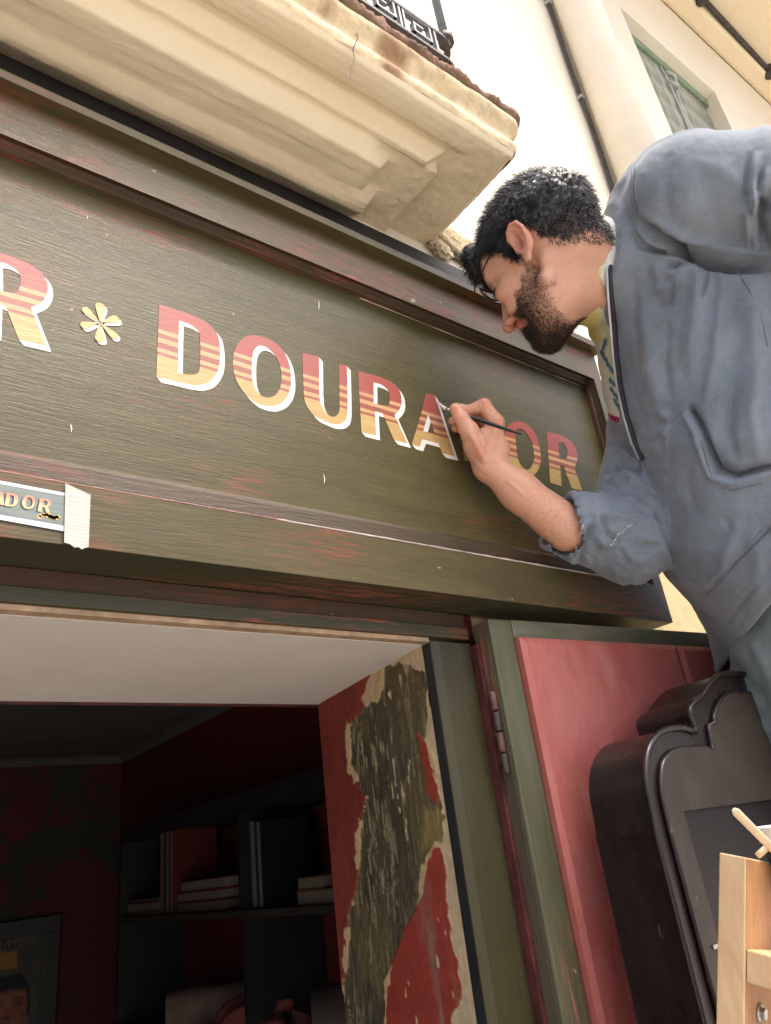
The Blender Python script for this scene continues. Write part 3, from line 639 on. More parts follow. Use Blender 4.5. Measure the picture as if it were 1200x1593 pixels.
flat(poly_at([(-120, 1474), (27, 1462), (27, 1479), (-120, 1489)], YS_-.001), [], YS_-.0015, 'cream_band', simple('poster_cream', (.14, .10, .065), .5, .1, 10, 0), pf)
lt = MB()
for seg in (((3, 1466), (10, 1464)), ((5, 1466), (4, 1478)), ((14, 1471), (9, 1473)), ((9, 1473), (11, 1478)), ((11, 1478), (15, 1477)), ((18, 1465), (17, 1476)), ((17, 1476), (20, 1475)), ((22, 1467), (21, 1475)), ((21, 1475), (26, 1474)), ((26, 1474), (26, 1466)), ((21, 1462), (22.5, 1462)), ((25, 1461.6), (26.5, 1461.5))):
    p, q = at(*seg[0], YS_-.002), at(*seg[1], YS_-.002); lt.tube([p, q], .0035, 5, flat=.3)
lt.build('poster_lettering', M['black'], pf)
# painted portrait: plain head and shoulders
mh = attr_mat('poster_portrait', .6, 60, .1)[0]
gx = np.linspace(-1, 1, 60); GX, GZ = np.meshgrid(gx, gx)
hc = at(12, 1570, YS_-.002); Wp = at(50, 1570, YS_)[0]-hc[0]
r_ = np.sqrt((GX/.9)**2+((GZ)/1.15)**2)
cskin = np.array([.34, .12, .085]); colp = np.ones(GX.shape+(3,))*cskin*(1.1-.35*(GX+1)/2)[..., None]
def dark(cx, cz, rx, rz, c, k=1.):
    global colp
    a = np.clip(1.4-((GX-cx)/rx)**2-((GZ-cz)/rz)**2, 0, 1)[..., None]*k; colp = colp*(1-a)+np.array(c)*a
for sx in (-.42, .42): dark(sx, .12, .2, .05, (.04, .02, .02), .7); dark(sx, .26, .26, .05, (.07, .035, .03), .7); dark(sx, .1, .26, .14, (.16, .06, .05), .5)
dark(0, -.25, .16, .06, (.14, .05, .04)); dark(0, -.6, .3, .05, (.15, .04, .04))
hair_ = (r_ > .86) & (GZ > -.1) | ((GZ > .62)); hs_ = np.clip(np.maximum((r_-.80)*9*(GZ > -.3), (GZ-.50+.1*vnoise(GX*4+9, GZ*4+9, 3, 3))*7), 0, 1)[..., None]; colp = colp*(1-hs_)+np.array([.02, .022, .03])*hs_; colp *= (.7+.6*vnoise(GX*5+9, GZ*5+9, 8, 4))[..., None]
V_ = np.stack([hc[0]+GX*Wp, np.full(GX.shape, YS_-.0015), hc[2]+GZ*Wp*1.25], -1)
keep = r_ < 1.02
idx = np.arange(GX.size).reshape(GX.shape); q = np.stack([idx[:-1, :-1], idx[:-1, 1:], idx[1:, 1:], idx[1:, :-1]], -1).reshape(-1, 4)
q = q[keep.ravel()[q].all(1)]; me = np_mesh('portrait', V_.reshape(-1, 3), q); set_col(me, colp.reshape(-1, 3)); link('portrait', me, mh, pf)

# ------------------------------------------------------------------ door leaf folded open to the right
leaf = thing('door_leaf', 'open wooden door leaf with green frame and red panel folded against the facade', 'door', (xh, 0, .3))
H0 = at(759, 961, -.004); dang = math.radians(-4.7); ex = np.array([math.cos(dang), math.sin(dang), 0.]); ey = np.array([-math.sin(dang), math.cos(dang), 0.])
zlt = H0[2]
def L2(u, d, z): return H0*np.array([1, 1, 0])+ex*u+ey*d+np.array([0, 0, z])    # u along the leaf, d into the wall
def leafbox(u0, u1, d0, d1, za, zb_, nm, mt, bev=0):
    m = MB(); m.add([L2(u0, d0, za), L2(u1, d0, za), L2(u1, d1, za), L2(u0, d1, za), L2(u0, d0, zb_), L2(u1, d0, zb_), L2(u1, d1, zb_), L2(u0, d1, zb_)],
        [(0, 3, 2, 1), (4, 5, 6, 7), (0, 1, 5, 4), (1, 2, 6, 5), (2, 3, 7, 6), (3, 0, 4, 7)]); return m.build(nm, mt, leaf, bevel=bev)
def on_leaf(px, py, d=0.):
    n_ = ey; o = L2(0, d, 0); dd = ray(px, py); t = ((o-CAM)@n_)/(dd@n_); p = CAM+dd*t; return (p-o)@ex, p[2]
us, zrp = on_leaf(800, 994); us += .001
LW = .78; LT = .036
leafbox(0, us, 0, LT, .3, zlt-.0005, 'hinge_stile', M['leafgreen'], .003)
leafbox(us+.0005, LW-us, .0006, LT-.001, zrp+.001, zlt, 'top_rail', M['leafgreenx'], .002)
leafbox(LW-us+.0005, LW, 0, LT, .3, zlt-.0005, 'lock_stile', M['leafgreen'], .003)
ug = on_leaf(1052, 1030)[0]
def raised(u0, u1, za, zb_, nm):
    b = .008; m = MB()
    o4 = [(u0, za), (u1, za), (u1, zb_), (u0, zb_)]; i4 = [(u0+b, za+b), (u1-b, za+b), (u1-b, zb_-b), (u0+b, zb_-b)]
    v = [L2(u, .006, z) for u, z in o4]+[L2(u, -.008, z) for u, z in o4]+[L2(u, -.012, z) for u, z in i4]
    f = []
    for k in range(4):
        j = (k+1) % 4; f += [(k, j, j+4, k+4), (k+4, j+4, j+8, k+8)]
    f += [(8, 9, 10, 11)]; m.add(v, f); return m.build(nm, M['red'], leaf)
raised(us+.001, ug-.002, .35, zrp, 'red_panel'); raised(ug+.002, LW-us-.002, .35, zrp-.0004, 'red_panel')
leafbox(us+.002, LW-us-.002, .008, .02, .35, zrp+.0005, 'panel_backing', M['redprimer'])
# leaf edge with flaky strip
leafbox(-.0012, -.0002, .006, LT-.004, .3, zlt-.002, 'leaf_edge', M['edge'])
leafbox(-.008, -.0014, LT-.012, LT+.006, .3, zlt-.03, 'red_edge_strip', M['redprimer'])
# hinge
hp = at(752, 1150, .0); hz = [zof(747, 1075, .01), zof(757, 1208, .01)]
hinge = MB(); uc = -.006
M['hinge'] = simple('painted_hinge', (.075, .032, .024), .55, .8, 70, .8); M['hinge2'] = simple('painted_hinge_dark', (.03, .02, .017), .5, .7, 90, .8)
hzs = np.linspace(hz[1], hz[0], 5)
for i in range(4):
    p = L2(-.006, .012, hzs[i]+.001); q = L2(-.006, .012, hzs[i+1]-.001)
    MB().tube([p, p*.9+q*.1, p*.1+q*.9, q], [.0040, .0048, .0048, .0040], 12).build('hinge_knuckle', M['hinge'] if i % 2 else M['hinge2'], leaf, True)
leafbox(-.0028, -.0013, .010, .030, hz[1]+.004, hz[0]-.004, 'hinge_plate', M['redprimer'], .0005)
for zz_ in np.linspace(hz[1]+.02, hz[0]-.02, 3): MB().tube([L2(-.0028, .022, zz_), L2(-.0040, .022, zz_)], .003, 10).build('hinge_screw', M['edge'], leaf)

# ------------------------------------------------------------------ facade wall
YWL = .06
facade = thing('facade_wall', 'cream and ochre plastered house front rising above the shop sign', 'wall', (2.5, YWL, 0))
XEN = XE+1e-4
# window opening
wy = YWL
wTL = at(958, 0, wy); z_wt = at(1040, 78, wy)[2]; x_wr = at(1112, 143, wy)[0]; x_wl = at(1000, 130, wy)[0]
z_wt = at(1112, 143, wy)[2]; x_wl = x_wr-.74; z_wb = z_wt-1.25
TOPZ = 7.5
z_or = z_cap_t+.2
for nm, a, b_, mt in (('upper_wall', (XL-.5, z_cap_t-.02), (x_wl, TOPZ), 'wall'), ('upper_wall', (x_wl+.0005, z_wt), (x_wr-.0005, TOPZ), 'wall'), ('upper_wall', (x_wr, z_cap_t-.02), (9, TOPZ), 'wall'), ('upper_wall', (x_wl+.0005, z_cap_t-.02), (x_wr-.0005, z_wb), 'wall'),
    ('lower_wall', (xj1+.03, 0), (9, z_cap_t-.0205), 'ochre')):
    MB().box((a[0], YWL, a[1]), (b_[0], YWL+.30, b_[1])).build(nm, M[mt], facade)
MB().box((-6, YWL, 0), (-.9, YWL+.3, TOPZ)).build('side_wall', M['wall'], facade)
MB().box((XL, YWL, zb), (xj1+.03, YWL+.06, z_cap_t-.021)).build('wall_behind_sign', M['ochre'], facade)
# window
YWI = YWL+.075
win = thing('window', 'recessed upper window with pale green roller blind and green top rail', 'window', (x_wl, YWI, z_wb))
MB().box((x_wl, YWI+.05, z_wb), (x_wr, YWI+.06, z_wt)).build('pane', M['glass'], win)
for a, b_ in (((x_wl+.001, z_wt-.05), (x_wr-.001, z_wt-.001)), ((x_wl+.001, z_wb+.001), (x_wr-.001, z_wb+.06))): MB().box((a[0], YWI-.032, a[1]), (b_[0], YWI+.04, b_[1])).build('frame_rail', M['winframe'], win, bevel=.004)
for a in (x_wl+.001, x_wr-.045): MB().box((a, YWI+.012, z_wb+.061), (a+.044, YWI+.04, z_wt-.051)).build('frame_stile', M['winframe'], win, bevel=.004)
slat = None; zc = z_wt-.055; i = 0
while zc > z_wb+.06:
    if slat is None:
        m = MB(); m.tube([(x_wl+.01, YWI-.01, 0), ((x_wl+x_wr)/2, YWI-.01, 0), (x_wr-.012, YWI-.01, 0)], .0050, 8, flat=.7); slat = m.build('slat', M['blind'], win, True); base = slat.location.copy(); o = slat
    else:
        o = slat.copy(); C.objects.link(o); o.parent = win
    o.location = base+Vector((RNG.normal(0, .0012), -.004+.002*math.sin(i*.8), zc+RNG.normal(0, .0006))); zc -= .0165; i += 1
xc = (x_wl+x_wr)/2
for dx in (-.02, .02): MB().tube([(xc+dx, YWI-.02, z_wt-.04), (xc+dx*1.5, YWI-.03, z_wt-.14), (xc+dx*.5, YWI-.025, z_wt-.3), (xc+dx, YWI-.022, z_wb+.1)], .0045, 6).build('blind_cord', M['cord'], win, True)
MB().tube([(xc-.02, YWI-.03, z_wt-.1), (xc+.005, YWI-.05, z_wt-.13), (xc+.04, YWI-.03, z_wt-.17), (xc, YWI-.05, z_wt-.2), (xc-.03, YWI-.03, z_wt-.17)], .009, 6).build('cord_knot', M['cord'], win, True)
# drain pipe and black cable
pr_ = .068; xp = at(903, 20, YWL-pr_-.01)[0]
pipe = thing('drain_pipe', 'thick cream painted drain pipe running up the wall left of the window', 'pipe', (xp, YWL-pr_-.01, z_cap_t))
MB().tube([(xp, YWL-pr_-.01, z_cap_t+.1), (xp, YWL-pr_-.01, TOPZ)], pr_, 28).build('pipe_run', M['pipe'], pipe, True)
zbr = at(940, 190, YWL-.17)[2]
MB().tube([(xp, YWL-pr_-.01, zbr-.012), (xp, YWL-pr_-.01, zbr+.012)], pr_+.004, 28).build('bracket', M['pipe'], pipe, True)
MB().tube([(xp, YWL-pr_-.01, zbr+1.2), (xp, YWL-pr_-.01, zbr+1.35)], pr_+.008, 28).build('socket', M['pipe'], pipe, True)
ca, cb = at(856, 0, YWL-.012), at(951, 284, YWL-.012)
cable = thing('cable', 'black cable clipped up the wall beside the cream drain pipe', 'cable', cb)
xcb = cb[0]; ptsc = [(xcb+.004*math.sin(i*1.3), YWL-.011, 1.75+.6+i*.12) for i in range(42)]
MB().tube(ptsc, .0048, 8).build('cable_run', M['iron'], cable, True)
MB().tube([(p[0]+.010, p[1], p[2]) for p in ptsc], .0026, 6).build('thin_cable_run', M['iron'], cable, True)
for px, py in ((858, 6), (903, 148)):
    p = at(px, py, YWL-.015); MB().box((xcb-.009, YWL-.020, p[2]-.004), (xcb+.022, YWL-.001, p[2]+.004)).build('clip', M['cord'], cable, bevel=.003)
# upper balcony soffit at the top right with its iron rod
za_ = (at(1110, 76, YWL)[2]+at(1200, 160, YWL)[2])/2
ub = thing('upper_balcony', 'tan underside of a higher balcony at the top right of the facade', 'balcony', (5, YWL, za_))
MB().box((1.2, YWL-1.0, za_), (9, YWL-.001, za_+.16)).build('slab', M['balcony'], ub)
MB().box((1.2, YWL-.10, za_-.05), (9, YWL-.0015, za_-.0005)).build('wall_moulding', M['balcony'], ub, bevel=.02)
rA, rB = atz(1095, 0, za_-.03), atz(1198, 112, za_-.03)
dr_ = (rB-rA)/np.linalg.norm(rB-rA)
rod = thing('iron_rod', 'dark iron rod fixed beneath the high balcony at the top right', 'rod', rA)
MB().tube([rA-dr_*.6, rB+dr_*.5], .014, 8).build('bar', M['iron'], rod, True)
for q in (rA-dr_*.02, rB): MB().tube([q+np.array([0, 0, -.025]), q+np.array([0, 0, .029])], .034, 10).build('fixing', M['iron'], rod, bevel=.004)

# ------------------------------------------------------------------ old balcony over the sign
YBF = -.175
pb = at(808, 247, YBF); zbf = pb[2]; XB = pb[0]; ptop = at(828, 200, YBF-.012); zbt = ptop[2]
def bz(px, py, Y): return at(px, py, Y)[2]
bp = [(.058, bz(300, 224, .058)), (.02, bz(300, 208, .02)), (.010, bz(300, 198, .010)), (-.008, bz(300, 174, -.008)), (-.014, bz(300, 166, -.014)),
      (-.040, bz(300, 138, -.040)), (-.047, bz(300, 131, -.047)), (-.071, bz(300, 103, -.071))]
zlast = bp[-1][1]
print('balcony profile', [(round(a, 3), round(b, 3)) for a, b in bp], zbf, zbt, XB)
balc = thing('balcony', 'old cream plastered balcony with moulded underside above the sign', 'balcony', (XB/2, YWL, zbf))
def wav(x, y, s): return (vnoise(np.array([x*s+7.]), np.array([y*s+3.]), 5, 4)[0]-.5)
XBL = XL-.3
# slab underside profile (outer border runs round the corner): distance from slab edge d -> z
y_rec = atz(600, 165, zbf-.012)[1]
bord = y_rec-YBF
rc_ = atz(722, 239, zbf+.003); bord = max(rc_[1]-YBF, .018); bordx = max(XB-rc_[0], .02); print('bord', bord, bordx)
prof = [(0, zbf+.012), (.006, zbf+.003), (min(.016, bord*.4), zbf), (bord*.7, zbf-.001), (bord-.003, zbf+.0), (bord+.004, zbf+.004), (bord+.014, zbf+.006)]
xs = np.linspace(XBL, XB, 150)
def slabgrid():
    rows = []; Pn = prof+[(bord+.03, (zbf+zlast)/2+.004)]
    ds = np.array([p[0] for p in Pn]); zs = np.array([p[1] for p in Pn])
    # underside as height field over (x,Y) with mitred corner at the right end
    X_ = np.concatenate([np.linspace(XBL, XB-.16, 90), np.linspace(XB-.158, XB, 90)]); Y_ = np.linspace(YBF, YWL, 110)
    GX, GY = np.meshgrid(X_, Y_); d1 = GY-YBF; d2 = XB-GX
    r = .012
    dd = np.minimum(d1, d2*np.clip(bord/bordx, .2, 2)); near = (d1 < r) & (d2 < r); dd = np.where(near, r-np.hypot(r-d1, r-d2), dd)
    zu = np.interp(dd, ds, zs)
    # wall-side mouldings only left of the stop
    bY = np.array([p[0] for p in bp])[::-1]; bZ = np.array([p[1] for p in bp])[::-1]
    Zw = np.interp(GY, np.concatenate([[YBF, bY[0]-.02], bY]), np.concatenate([[zs[-1], zs[-1]], bZ]))
    xstop = at(588, 268, -.05)[0]+.25*(GY+.05)
    inner = GY > bY[0]-.02
    yy = np.linspace(YBF, YWL, 300); zz2 = np.interp(yy, np.concatenate([[YBF, bY[0]-.02], bY]), np.concatenate([[zs[-1], zs[-1]], bZ])); kz = np.exp(-np.linspace(-2, 2, 13)**2); zz2 = np.convolve(np.pad(zz2, 6, 'edge'), kz/kz.sum(), 'valid'); Zw = np.interp(GY, yy, zz2)
    k = np.clip((xstop+.012*(vnoise(GY*60, GY*0, 31, 3)-.5)-GX)/.007, 0, 1)
    flatz = zs[-1]
    zu = np.where(dd > ds[-2], np.where(inner, Zw*k+(flatz+.004)*(1-k), zu), zu)
    zu = zu+(vnoise(GX*60, GY*60, 3, 4)-.5)*.0036+(vnoise(GX*9, GY*9, 4, 3)-.5)*.006
    out = np.stack([GX, GY, zu], -1)
    # trim the rounded corner
    cornerx = XB-r+np.sqrt(np.clip(r*r-(r-np.clip(d1, 0, r))**2, 0, None))
    out[..., 0] = np.where(d1 < r, np.minimum(GX, cornerx), GX)
    return out
G_ = slabgrid(); G_[..., 0] = np.minimum(G_[..., 0], XB+(vnoise(G_[..., 1]*35, G_[..., 1]*0, 8, 4)-.55)*.022)
grid_mesh('moulded_underside', G_, None, M['balcony'], balc, flip=True)
# fascia of the slab: rough vertical face flaring to the rusty lip
path = [(XBL+i*(XB-.012-XBL)/800, YBF, 0) for i in range(800)]+[(XB-.012+.012*math.sin(a), YBF+.012-.012*math.cos(a), 0) for a in np.linspace(0, math.pi/2, 7)]+[(XB, YBF+.012+j*.0045, 0) for j in range(1, 50)]
path = np.array(path); nrmp = np.gradient(path, axis=0); nrmp = np.stack([nrmp[:, 1], -nrmp[:, 0]], -1); nrmp /= np.linalg.norm(nrmp, axis=1)[:, None]
hs = np.linspace(0, 1, 26); Fg = np.zeros((26, len(path), 3))
for j, h in enumerate(hs):
    flare = .016*h**2+.004*math.sin(h*9)
    nz_ = (vnoise(path[:, 0]*26, path[:, 1]*26+h*3, 6, 5)-.5)*.0055
    Fg[j, :, 0] = path[:, 0]+nrmp[:, 0]*(flare+nz_); Fg[j, :, 1] = path[:, 1]+nrmp[:, 1]*(flare+nz_)
    Fg[j, :, 2] = zbf+.012+(zbt-.018-zbf-.012)*h
cF = np.ones(Fg.shape)*np.array([.66, .53, .34])
nzv = vnoise(Fg[..., 0]*14, Fg[..., 2]*14, 17, 5); hh = (Fg[..., 2]-zbf)/(zbt-zbf)
st = np.clip((nzv+hh*.35-.72)*7, 0, 1)[..., None]*.75; cF = cF*(1-st)+np.array([.30, .155, .065])*st
xr_ = at(605, 85, YBF)[0]; blot = np.clip(1.3-((Fg[..., 0]-xr_)/.035)**2-((hh-.45)/.5)**2+(nzv-.5)*2, 0, 1)[..., None]*.8; cF = cF*(1-blot)+np.array([.27, .14, .065])*blot
M['stained'] = attr_mat('stained_plaster', .9, 50, .6, .004)[0]
grid_mesh('stained_fascia', Fg, cF, M['stained'], balc)
# crumbling lip
lip = np.zeros((7, len(path), 3)); lp = [(0.0, -.020), (.014, -.018), (.022, -.006), (.023, .0), (.018, .008), (.0, .012), (-.05, .014)]
for j, (o_, z__) in enumerate(lp):
    rg = (vnoise(path[:, 0]*33, path[:, 1]*33+j*.35, 12, 4, .8)-.5)*.020
    lip[j, :, 0] = path[:, 0]+nrmp[:, 0]*(o_+rg); lip[j, :, 1] = path[:, 1]+nrmp[:, 1]*(o_+rg); lip[j, :, 2] = zbt+z__+rg*.5
grid_mesh('rusty_lip', lip, None, M['rust'], balc)
MB().box((XBL, YBF+.01, zbf+.02), (XB-.01, YWL+.02, zbt+.005)).build('slab_core', M['balcony'], balc)
# crack
ck = [at(*p, YBF-.004) for p in ((556, 22), (553, 45), (557, 58), (549, 78), (552, 92), (546, 105), (545, 124))]
MB().tube(ck, [.0005, .0008, .0006, .0009, .0006, .0006, .0003], 4).build('crack', M['iron'], balc)
# broken mortar beside the balcony root
def rock(cx, r, seed, name, parent, mat):
    b = bmesh.new(); bmesh.ops.create_icosphere(b, subdivisions=4, radius=1)
    co = np.array([v.co[:] for v in b.verts]); nn2 = vnoise(co[:, 0]*2+co[:, 2]+9, co[:, 1]*2+seed, seed, 4)-.5; n3_ = vnoise(co[:, 0]*9+3, co[:, 1]*9+co[:, 2]*7, seed+1, 3)-.5
    for v, a, c_ in zip(b.verts, nn2, n3_): v.co = Vector((cx[0]+v.co.x*r[0]*(1+a*1.1+c_*.5), cx[1]+v.co.y*r[1]*(1+a*.9+c_*.2), cx[2]+v.co.z*r[2]*(1+a*1.1+c_*.5)))
    me = bpy.data.meshes.new(name); b.to_mesh(me); b.free(); return link(name, me, mat, parent, True)
for k_, (px, py, rx, rz_) in enumerate(((702, 372, .055, .035), (725, 392, .06, .04), (684, 386, .03, .02))):
    c_ = at(px, py, YWL-.01); rock(c_, (rx, .010, rz_), 50+k_, 'broken_mortar', facade, M['rubble'])

# ------------------------------------------------------------------ iron railing
YRL = YBF-.012; xre = at(708, 70, YRL)[0]; zr0 = zbt+.030
fp0 = at(705, 85, YRL)
rail_t = thing('balcony_railing', 'black wrought iron balcony railing with key pattern frieze at the top edge', 'railing', (xre-.4, YRL, zr0))
hfr = .062
def rpath(z_):
    r = .035; pts = [(XBL+.1, YRL, z_), (xre-r, YRL, z_)]+[(xre-r+r*math.sin(a), YRL+r-r*math.cos(a), z_) for a in np.linspace(.3, math.pi/2, 5)]+[(xre, YWL-.002, z_)]
    return pts
for z_ in (zr0, zr0+hfr): MB().tube(rpath(z_), .0065, 6).build('rail_bar', M['iron'], rail_t, False)
MB().tube(rpath(zr0+.9), .014, 8).build('handrail', M['iron'], rail_t, True)
def keypanel():
    m = MB(); w_, h_ = .07, hfr-.012; t = .0045
    segs = [((0, 0), (0, h_)), ((0, h_), (.8, h_)), ((.8, h_), (.8, .25*h_)), ((.8, .25*h_), (.3, .25*h_)), ((.3, .25*h_), (.3, .65*h_)), ((.3, .65*h_), (.55, .65*h_)), ((.95, 0), (.95, h_))]
    for (a, b), (c_, d_) in segs:
        a *= w_; c_ *= w_; m.box((min(a, c_)-t/2, -t, min(b, d_)-t/2), (max(a, c_)+t/2, t, max(b, d_)+t/2))
    return m
kp = None
for i in range(12):
    x_ = xre-.045-.075*(i+1)
    if kp is None: kp = keypanel().build('key_ornament', M['grey_iron'], rail_t); b0 = kp.location.copy(); o = kp
    else: o = kp.copy(); C.objects.link(o); o.parent = rail_t
    o.location = b0+Vector((x_, YRL, zr0+.008))
for i in range(2):
    o = kp.copy(); C.objects.link(o); o.parent = rail_t; o.rotation_euler = (0, 0, math.pi/2); o.location = b0+Vector((xre, YRL+.05+.075*i, zr0+.008))
bal = MB().tube([(0, 0, 0), (0, 0, .84)], .0075, 8).build('baluster', M['grey_iron'], rail_t, True); bb = bal.location.copy()
o = bal; xb0 = at(690, 36, YRL)[0]
for i in range(8):
    if i: o = bal.copy(); C.objects.link(o); o.parent = rail_t
    o.location = bb+Vector((xb0-.13*i, YRL+.004, zr0+hfr))
MB().tube([(xb0, YRL+.004, zr0+hfr+.004), (xb0, YRL+.004, zr0+hfr+.02)], .014, 10).build('knob', M['iron'], rail_t, True)

# ------------------------------------------------------------------ dark carved headboard standing by the door
YHF = -.16
def darkface():
    m, nt, b = newmat('dusty_lit_dark_wood', .42, .3)
    c = mix(nt, ramp(nt, noise(nt, 6, 6, .7, (1, 1, 1), .5), [(.3, 0), (.7, 1)]), (.022, .015, .012), (.055, .042, .032))
    c = mix(nt, ramp(nt, noise(nt, 70, 4, .7, (1, 1, .5)), [(.66, 0), (.72, .7)]), c, (.16, .10, .055))
    nt.links.new(c, b.inputs['Base Color']); bump(nt, b, noise(nt, 40, 6, .7, (3, 3, .5)), .35, .0015); return m
M['darkface'] = darkface()  # front board paler than the case: light from above painted in, plus dust
def hz2(pts): return [tuple(at(920+x/4.286, 1030+y/4.286, YHF)[[0, 2]]) for x, y in pts]
hbO = hz2([(460, 1157), (430, 1000), (395, 850), (381, 750), (385, 650), (402, 570), (440, 500), (490, 457), (560, 437), (640, 432), (712, 462), (700, 400), (678, 350), (672, 310), (695, 265), (748, 232), (775, 185), (812, 130), (860, 85), (920, 68), (985, 72)])
hbI = hz2([(555, 1157), (515, 1000), (483, 850), (485, 730), (500, 660), (540, 605), (590, 580), (680, 570), (785, 562), (832, 600), (812, 500), (800, 425), (838, 405), (832, 370), (850, 300), (885, 235), (935, 200), (1030, 205)])
XMID = at(1168, 1046, YHF)[0]
zlow = .35
def sym(pts, xlo):
    pts = [(xlo, zlow)]+pts; pts = [p for p in pts if p[0] < XMID-.004]
    return pts+[(2*XMID-x, z) for x, z in reversed(pts)]
hbO = smoothpoly(hbO); hbI = smoothpoly(hbI)
hbO = sym(hbO, at(1108, 1593, YHF)[0]-.004); hbI = sym(hbI, at(1140, 1593, YHF)[0]-.006)
xl_ = at(1112, 1593, YHF)[0]
hb = thing('headboard', 'dark stained wooden headboard with scalloped top standing against the red door', 'headboard', (XMID, -.11, 0))
def solid(poly, Y0, Y1, nm, mt, hole=None, bev=0):
    polys = [[Vector((x, 0, z)) for x, z in poly]]+([[Vector((x, 0, z)) for x, z in hole]] if hole else [])
    fl_ = [v for p in polys for v in p]; n = len(fl_); tri = tessellate_polygon(polys)
    m = MB(); f = [tuple(t) for t in tri]+[tuple(i+n for i in reversed(t)) for t in tri]; s = 0
    for p in polys:
        k = len(p); f += [(s+i, s+(i+1) % k, s+(i+1) % k+n, s+i+n) for i in range(k)]; s += k
    m.add([(q.x, Y0, q.z) for q in fl_]+[(q.x, Y1, q.z) for q in fl_], f)
    o_ = m.build(nm, mt, hb, bevel=bev); o_.data.polygons.foreach_set('use_smooth', [True]*len(o_.data.polygons)); o_.data.set_sharp_from_angle(angle=.6); return o_
solid(hbO, YHF+.007, YHF+.085, 'case', M['dark'], bev=.003)
pz = at(1062, 1262, YHF)[2]; pxl = at(1062, 1262, YHF)[0]+.004; pzb = at(1110, 1470, YHF)[2]-.004
hole = [(pxl, pzb), (2*XMID-pxl, pzb), (2*XMID-pxl, pz), (pxl, pz)]
solid(hbI, YHF+.001, YHF+.0069, 'front_board', M['darkface'], hole, bev=.0012)
MB().box((pxl+.0005, YHF+.0060, pzb+.0005), (2*XMID-pxl-.0005, YHF+.0068, pz-.0005)).build('sunk_panel', simple('dark_sunk_panel', (.012, .007, .0075), .4, .3, 9, .2, spec=.3), hb)
for nm, pl, r in (('outer_bead', hbO, .0038), ('inner_bead', hbI, .0034)):
    MB().tube([(x, YHF+.004, z) for x, z in pl], r, 8).build(nm, M['dark'], hb, True)
MB().box((hbO[0][0]+.02, YHF+.02, 0), (2*XMID-hbO[0][0]-.02, YHF+.07, zlow)).build('base', M['dark'], hb)
q_ = at(1112, 1471, YHF); MB().box((q_[0]-.004, YHF-.001, q_[2]-.003), (q_[0]+.008, YHF+.0009, q_[2]+.001)).build('metal_plate', M['steel'], hb)

# ------------------------------------------------------------------ wooden step ladder
A0 = P(1119, 1326, .68); A1 = P(1113, 1640, .625); axd = (A1-A0)/np.linalg.norm(A1-A0)
if axd[2] > -.3: axd = np.array([0, 0, -1.])
L_ = (A0[2]-.0)/-axd[2]
lad = thing('step_ladder', 'pale pine wooden step ladder at the lower right with bolted treads', 'ladder', A0*np.array([1, 1, 0]))
rr = RT-axd*(RT@axd); rr /= np.linalg.norm(rr); aw = np.cross(rr, axd); aw = aw if aw@MC[2] > 0 else -aw
e1 = .0165*(rr-aw); e2 = .055*(rr+aw); e1d = e1/np.linalg.norm(e1)
def plank(o, a, b, c, nm, mt, par, bev=.0012):
    m = MB(); m.add([o, o+a, o+a+b, o+b, o+c, o+a+c, o+a+b+c, o+b+c], [(0, 3, 2, 1), (4, 5, 6, 7), (0, 1, 5, 4), (1, 2, 6, 5), (2, 3, 7, 6), (3, 0, 4, 7)])
    return m.build(nm, mt, par, bevel=bev)
def railpiece(o):
    r_ = plank(o, e1, e2, axd*L_, 'side_rail', M['pine'], lad)
    plank(o+e1*1.001+e2*.02+axd*.0015, e1*.02, e2*.975, axd*(L_-.003), 'wide_face', M['pine2'], r_, 0)  # darker orange sheet over the rail's wide side
railpiece(A0); span = .36
railpiece(A0+e1d*span)
for i in range(5):
    plank(A0+e1*1.03+axd*(.073+i*.26)+e2*.02, e1d*(span-.026), e2*.93, axd*.0255, 'tread', M['pine'], lad)
bp_ = A0+e1*1.03+e2*.42+axd*.122
MB().tube([bp_, bp_+e1d*.005], .0048, 6).build('bolt', M['steel'], lad)
MB().tube([bp_, bp_+e1d*.0012], .0078, 16).build('washer', M['steel'], lad, True)
# paint pot with label and stick
pc = P(1247, 1352, .690); pc[2] = (A0+axd*.073)[2]+.0632; upw = np.array([0, 0, 1.])
pot = thing('paint_pot', 'small white paint pot with dark label and mixing stick on the ladder', 'paint pot', pc-upw*.062)
def ring(c, rs, n=32):
    m = MB(); v = []; 
    for r, h in rs:
        for k in range(n): v.append(c+np.array([r*math.cos(2*math.pi*k/n), r*math.sin(2*math.pi*k/n), h]))
    f = [(i*n+k, i*n+(k+1) % n, (i+1)*n+(k+1) % n, (i+1)*n+k) for i in range(len(rs)-1) for k in range(n)]; return m.add(v, f)
ring(pc, [(.001, -.062), (.0155, -.062), (.0285, .010), (.030, .018), (.031, .021), (.0295, .022), (.0275, .016), (.0235, -.02), (.001, -.02)]).build('cup', simple('white_plastic', (.74, .73, .70), .4, .03, 10, .05), pot, True)
ring(pc, [(.0205, -.035), (.0287, .008)]).build('label', simple('dark_label', (.02, .025, .04), .4, .1, 30, 0), pot, True)
ltt = MB()
for k in range(9):
    a = math.atan2(-(pc-CAM)[1], -(pc-CAM)[0])-.95+.02*math.sin(k*.8); 
    ltt.add([pc+np.array([.0293*math.cos(a+.12*math.cos(k*.7)), .0293*math.sin(a+.12*math.cos(k*.7)), .0+.006*math.sin(k*.7)])]*1, [])
pts_ = [tuple(np.array([pc[0]+.0292*math.cos(a0), pc[1]+.0292*math.sin(a0), pc[2]+z0])) for a0, z0 in ((math.atan2(-(pc-CAM)[1], -(pc-CAM)[0])-.55+.16*math.cos(t), .001+.0065*math.sin(t)) for t in np.linspace(-1.9, 1.9, 12))]
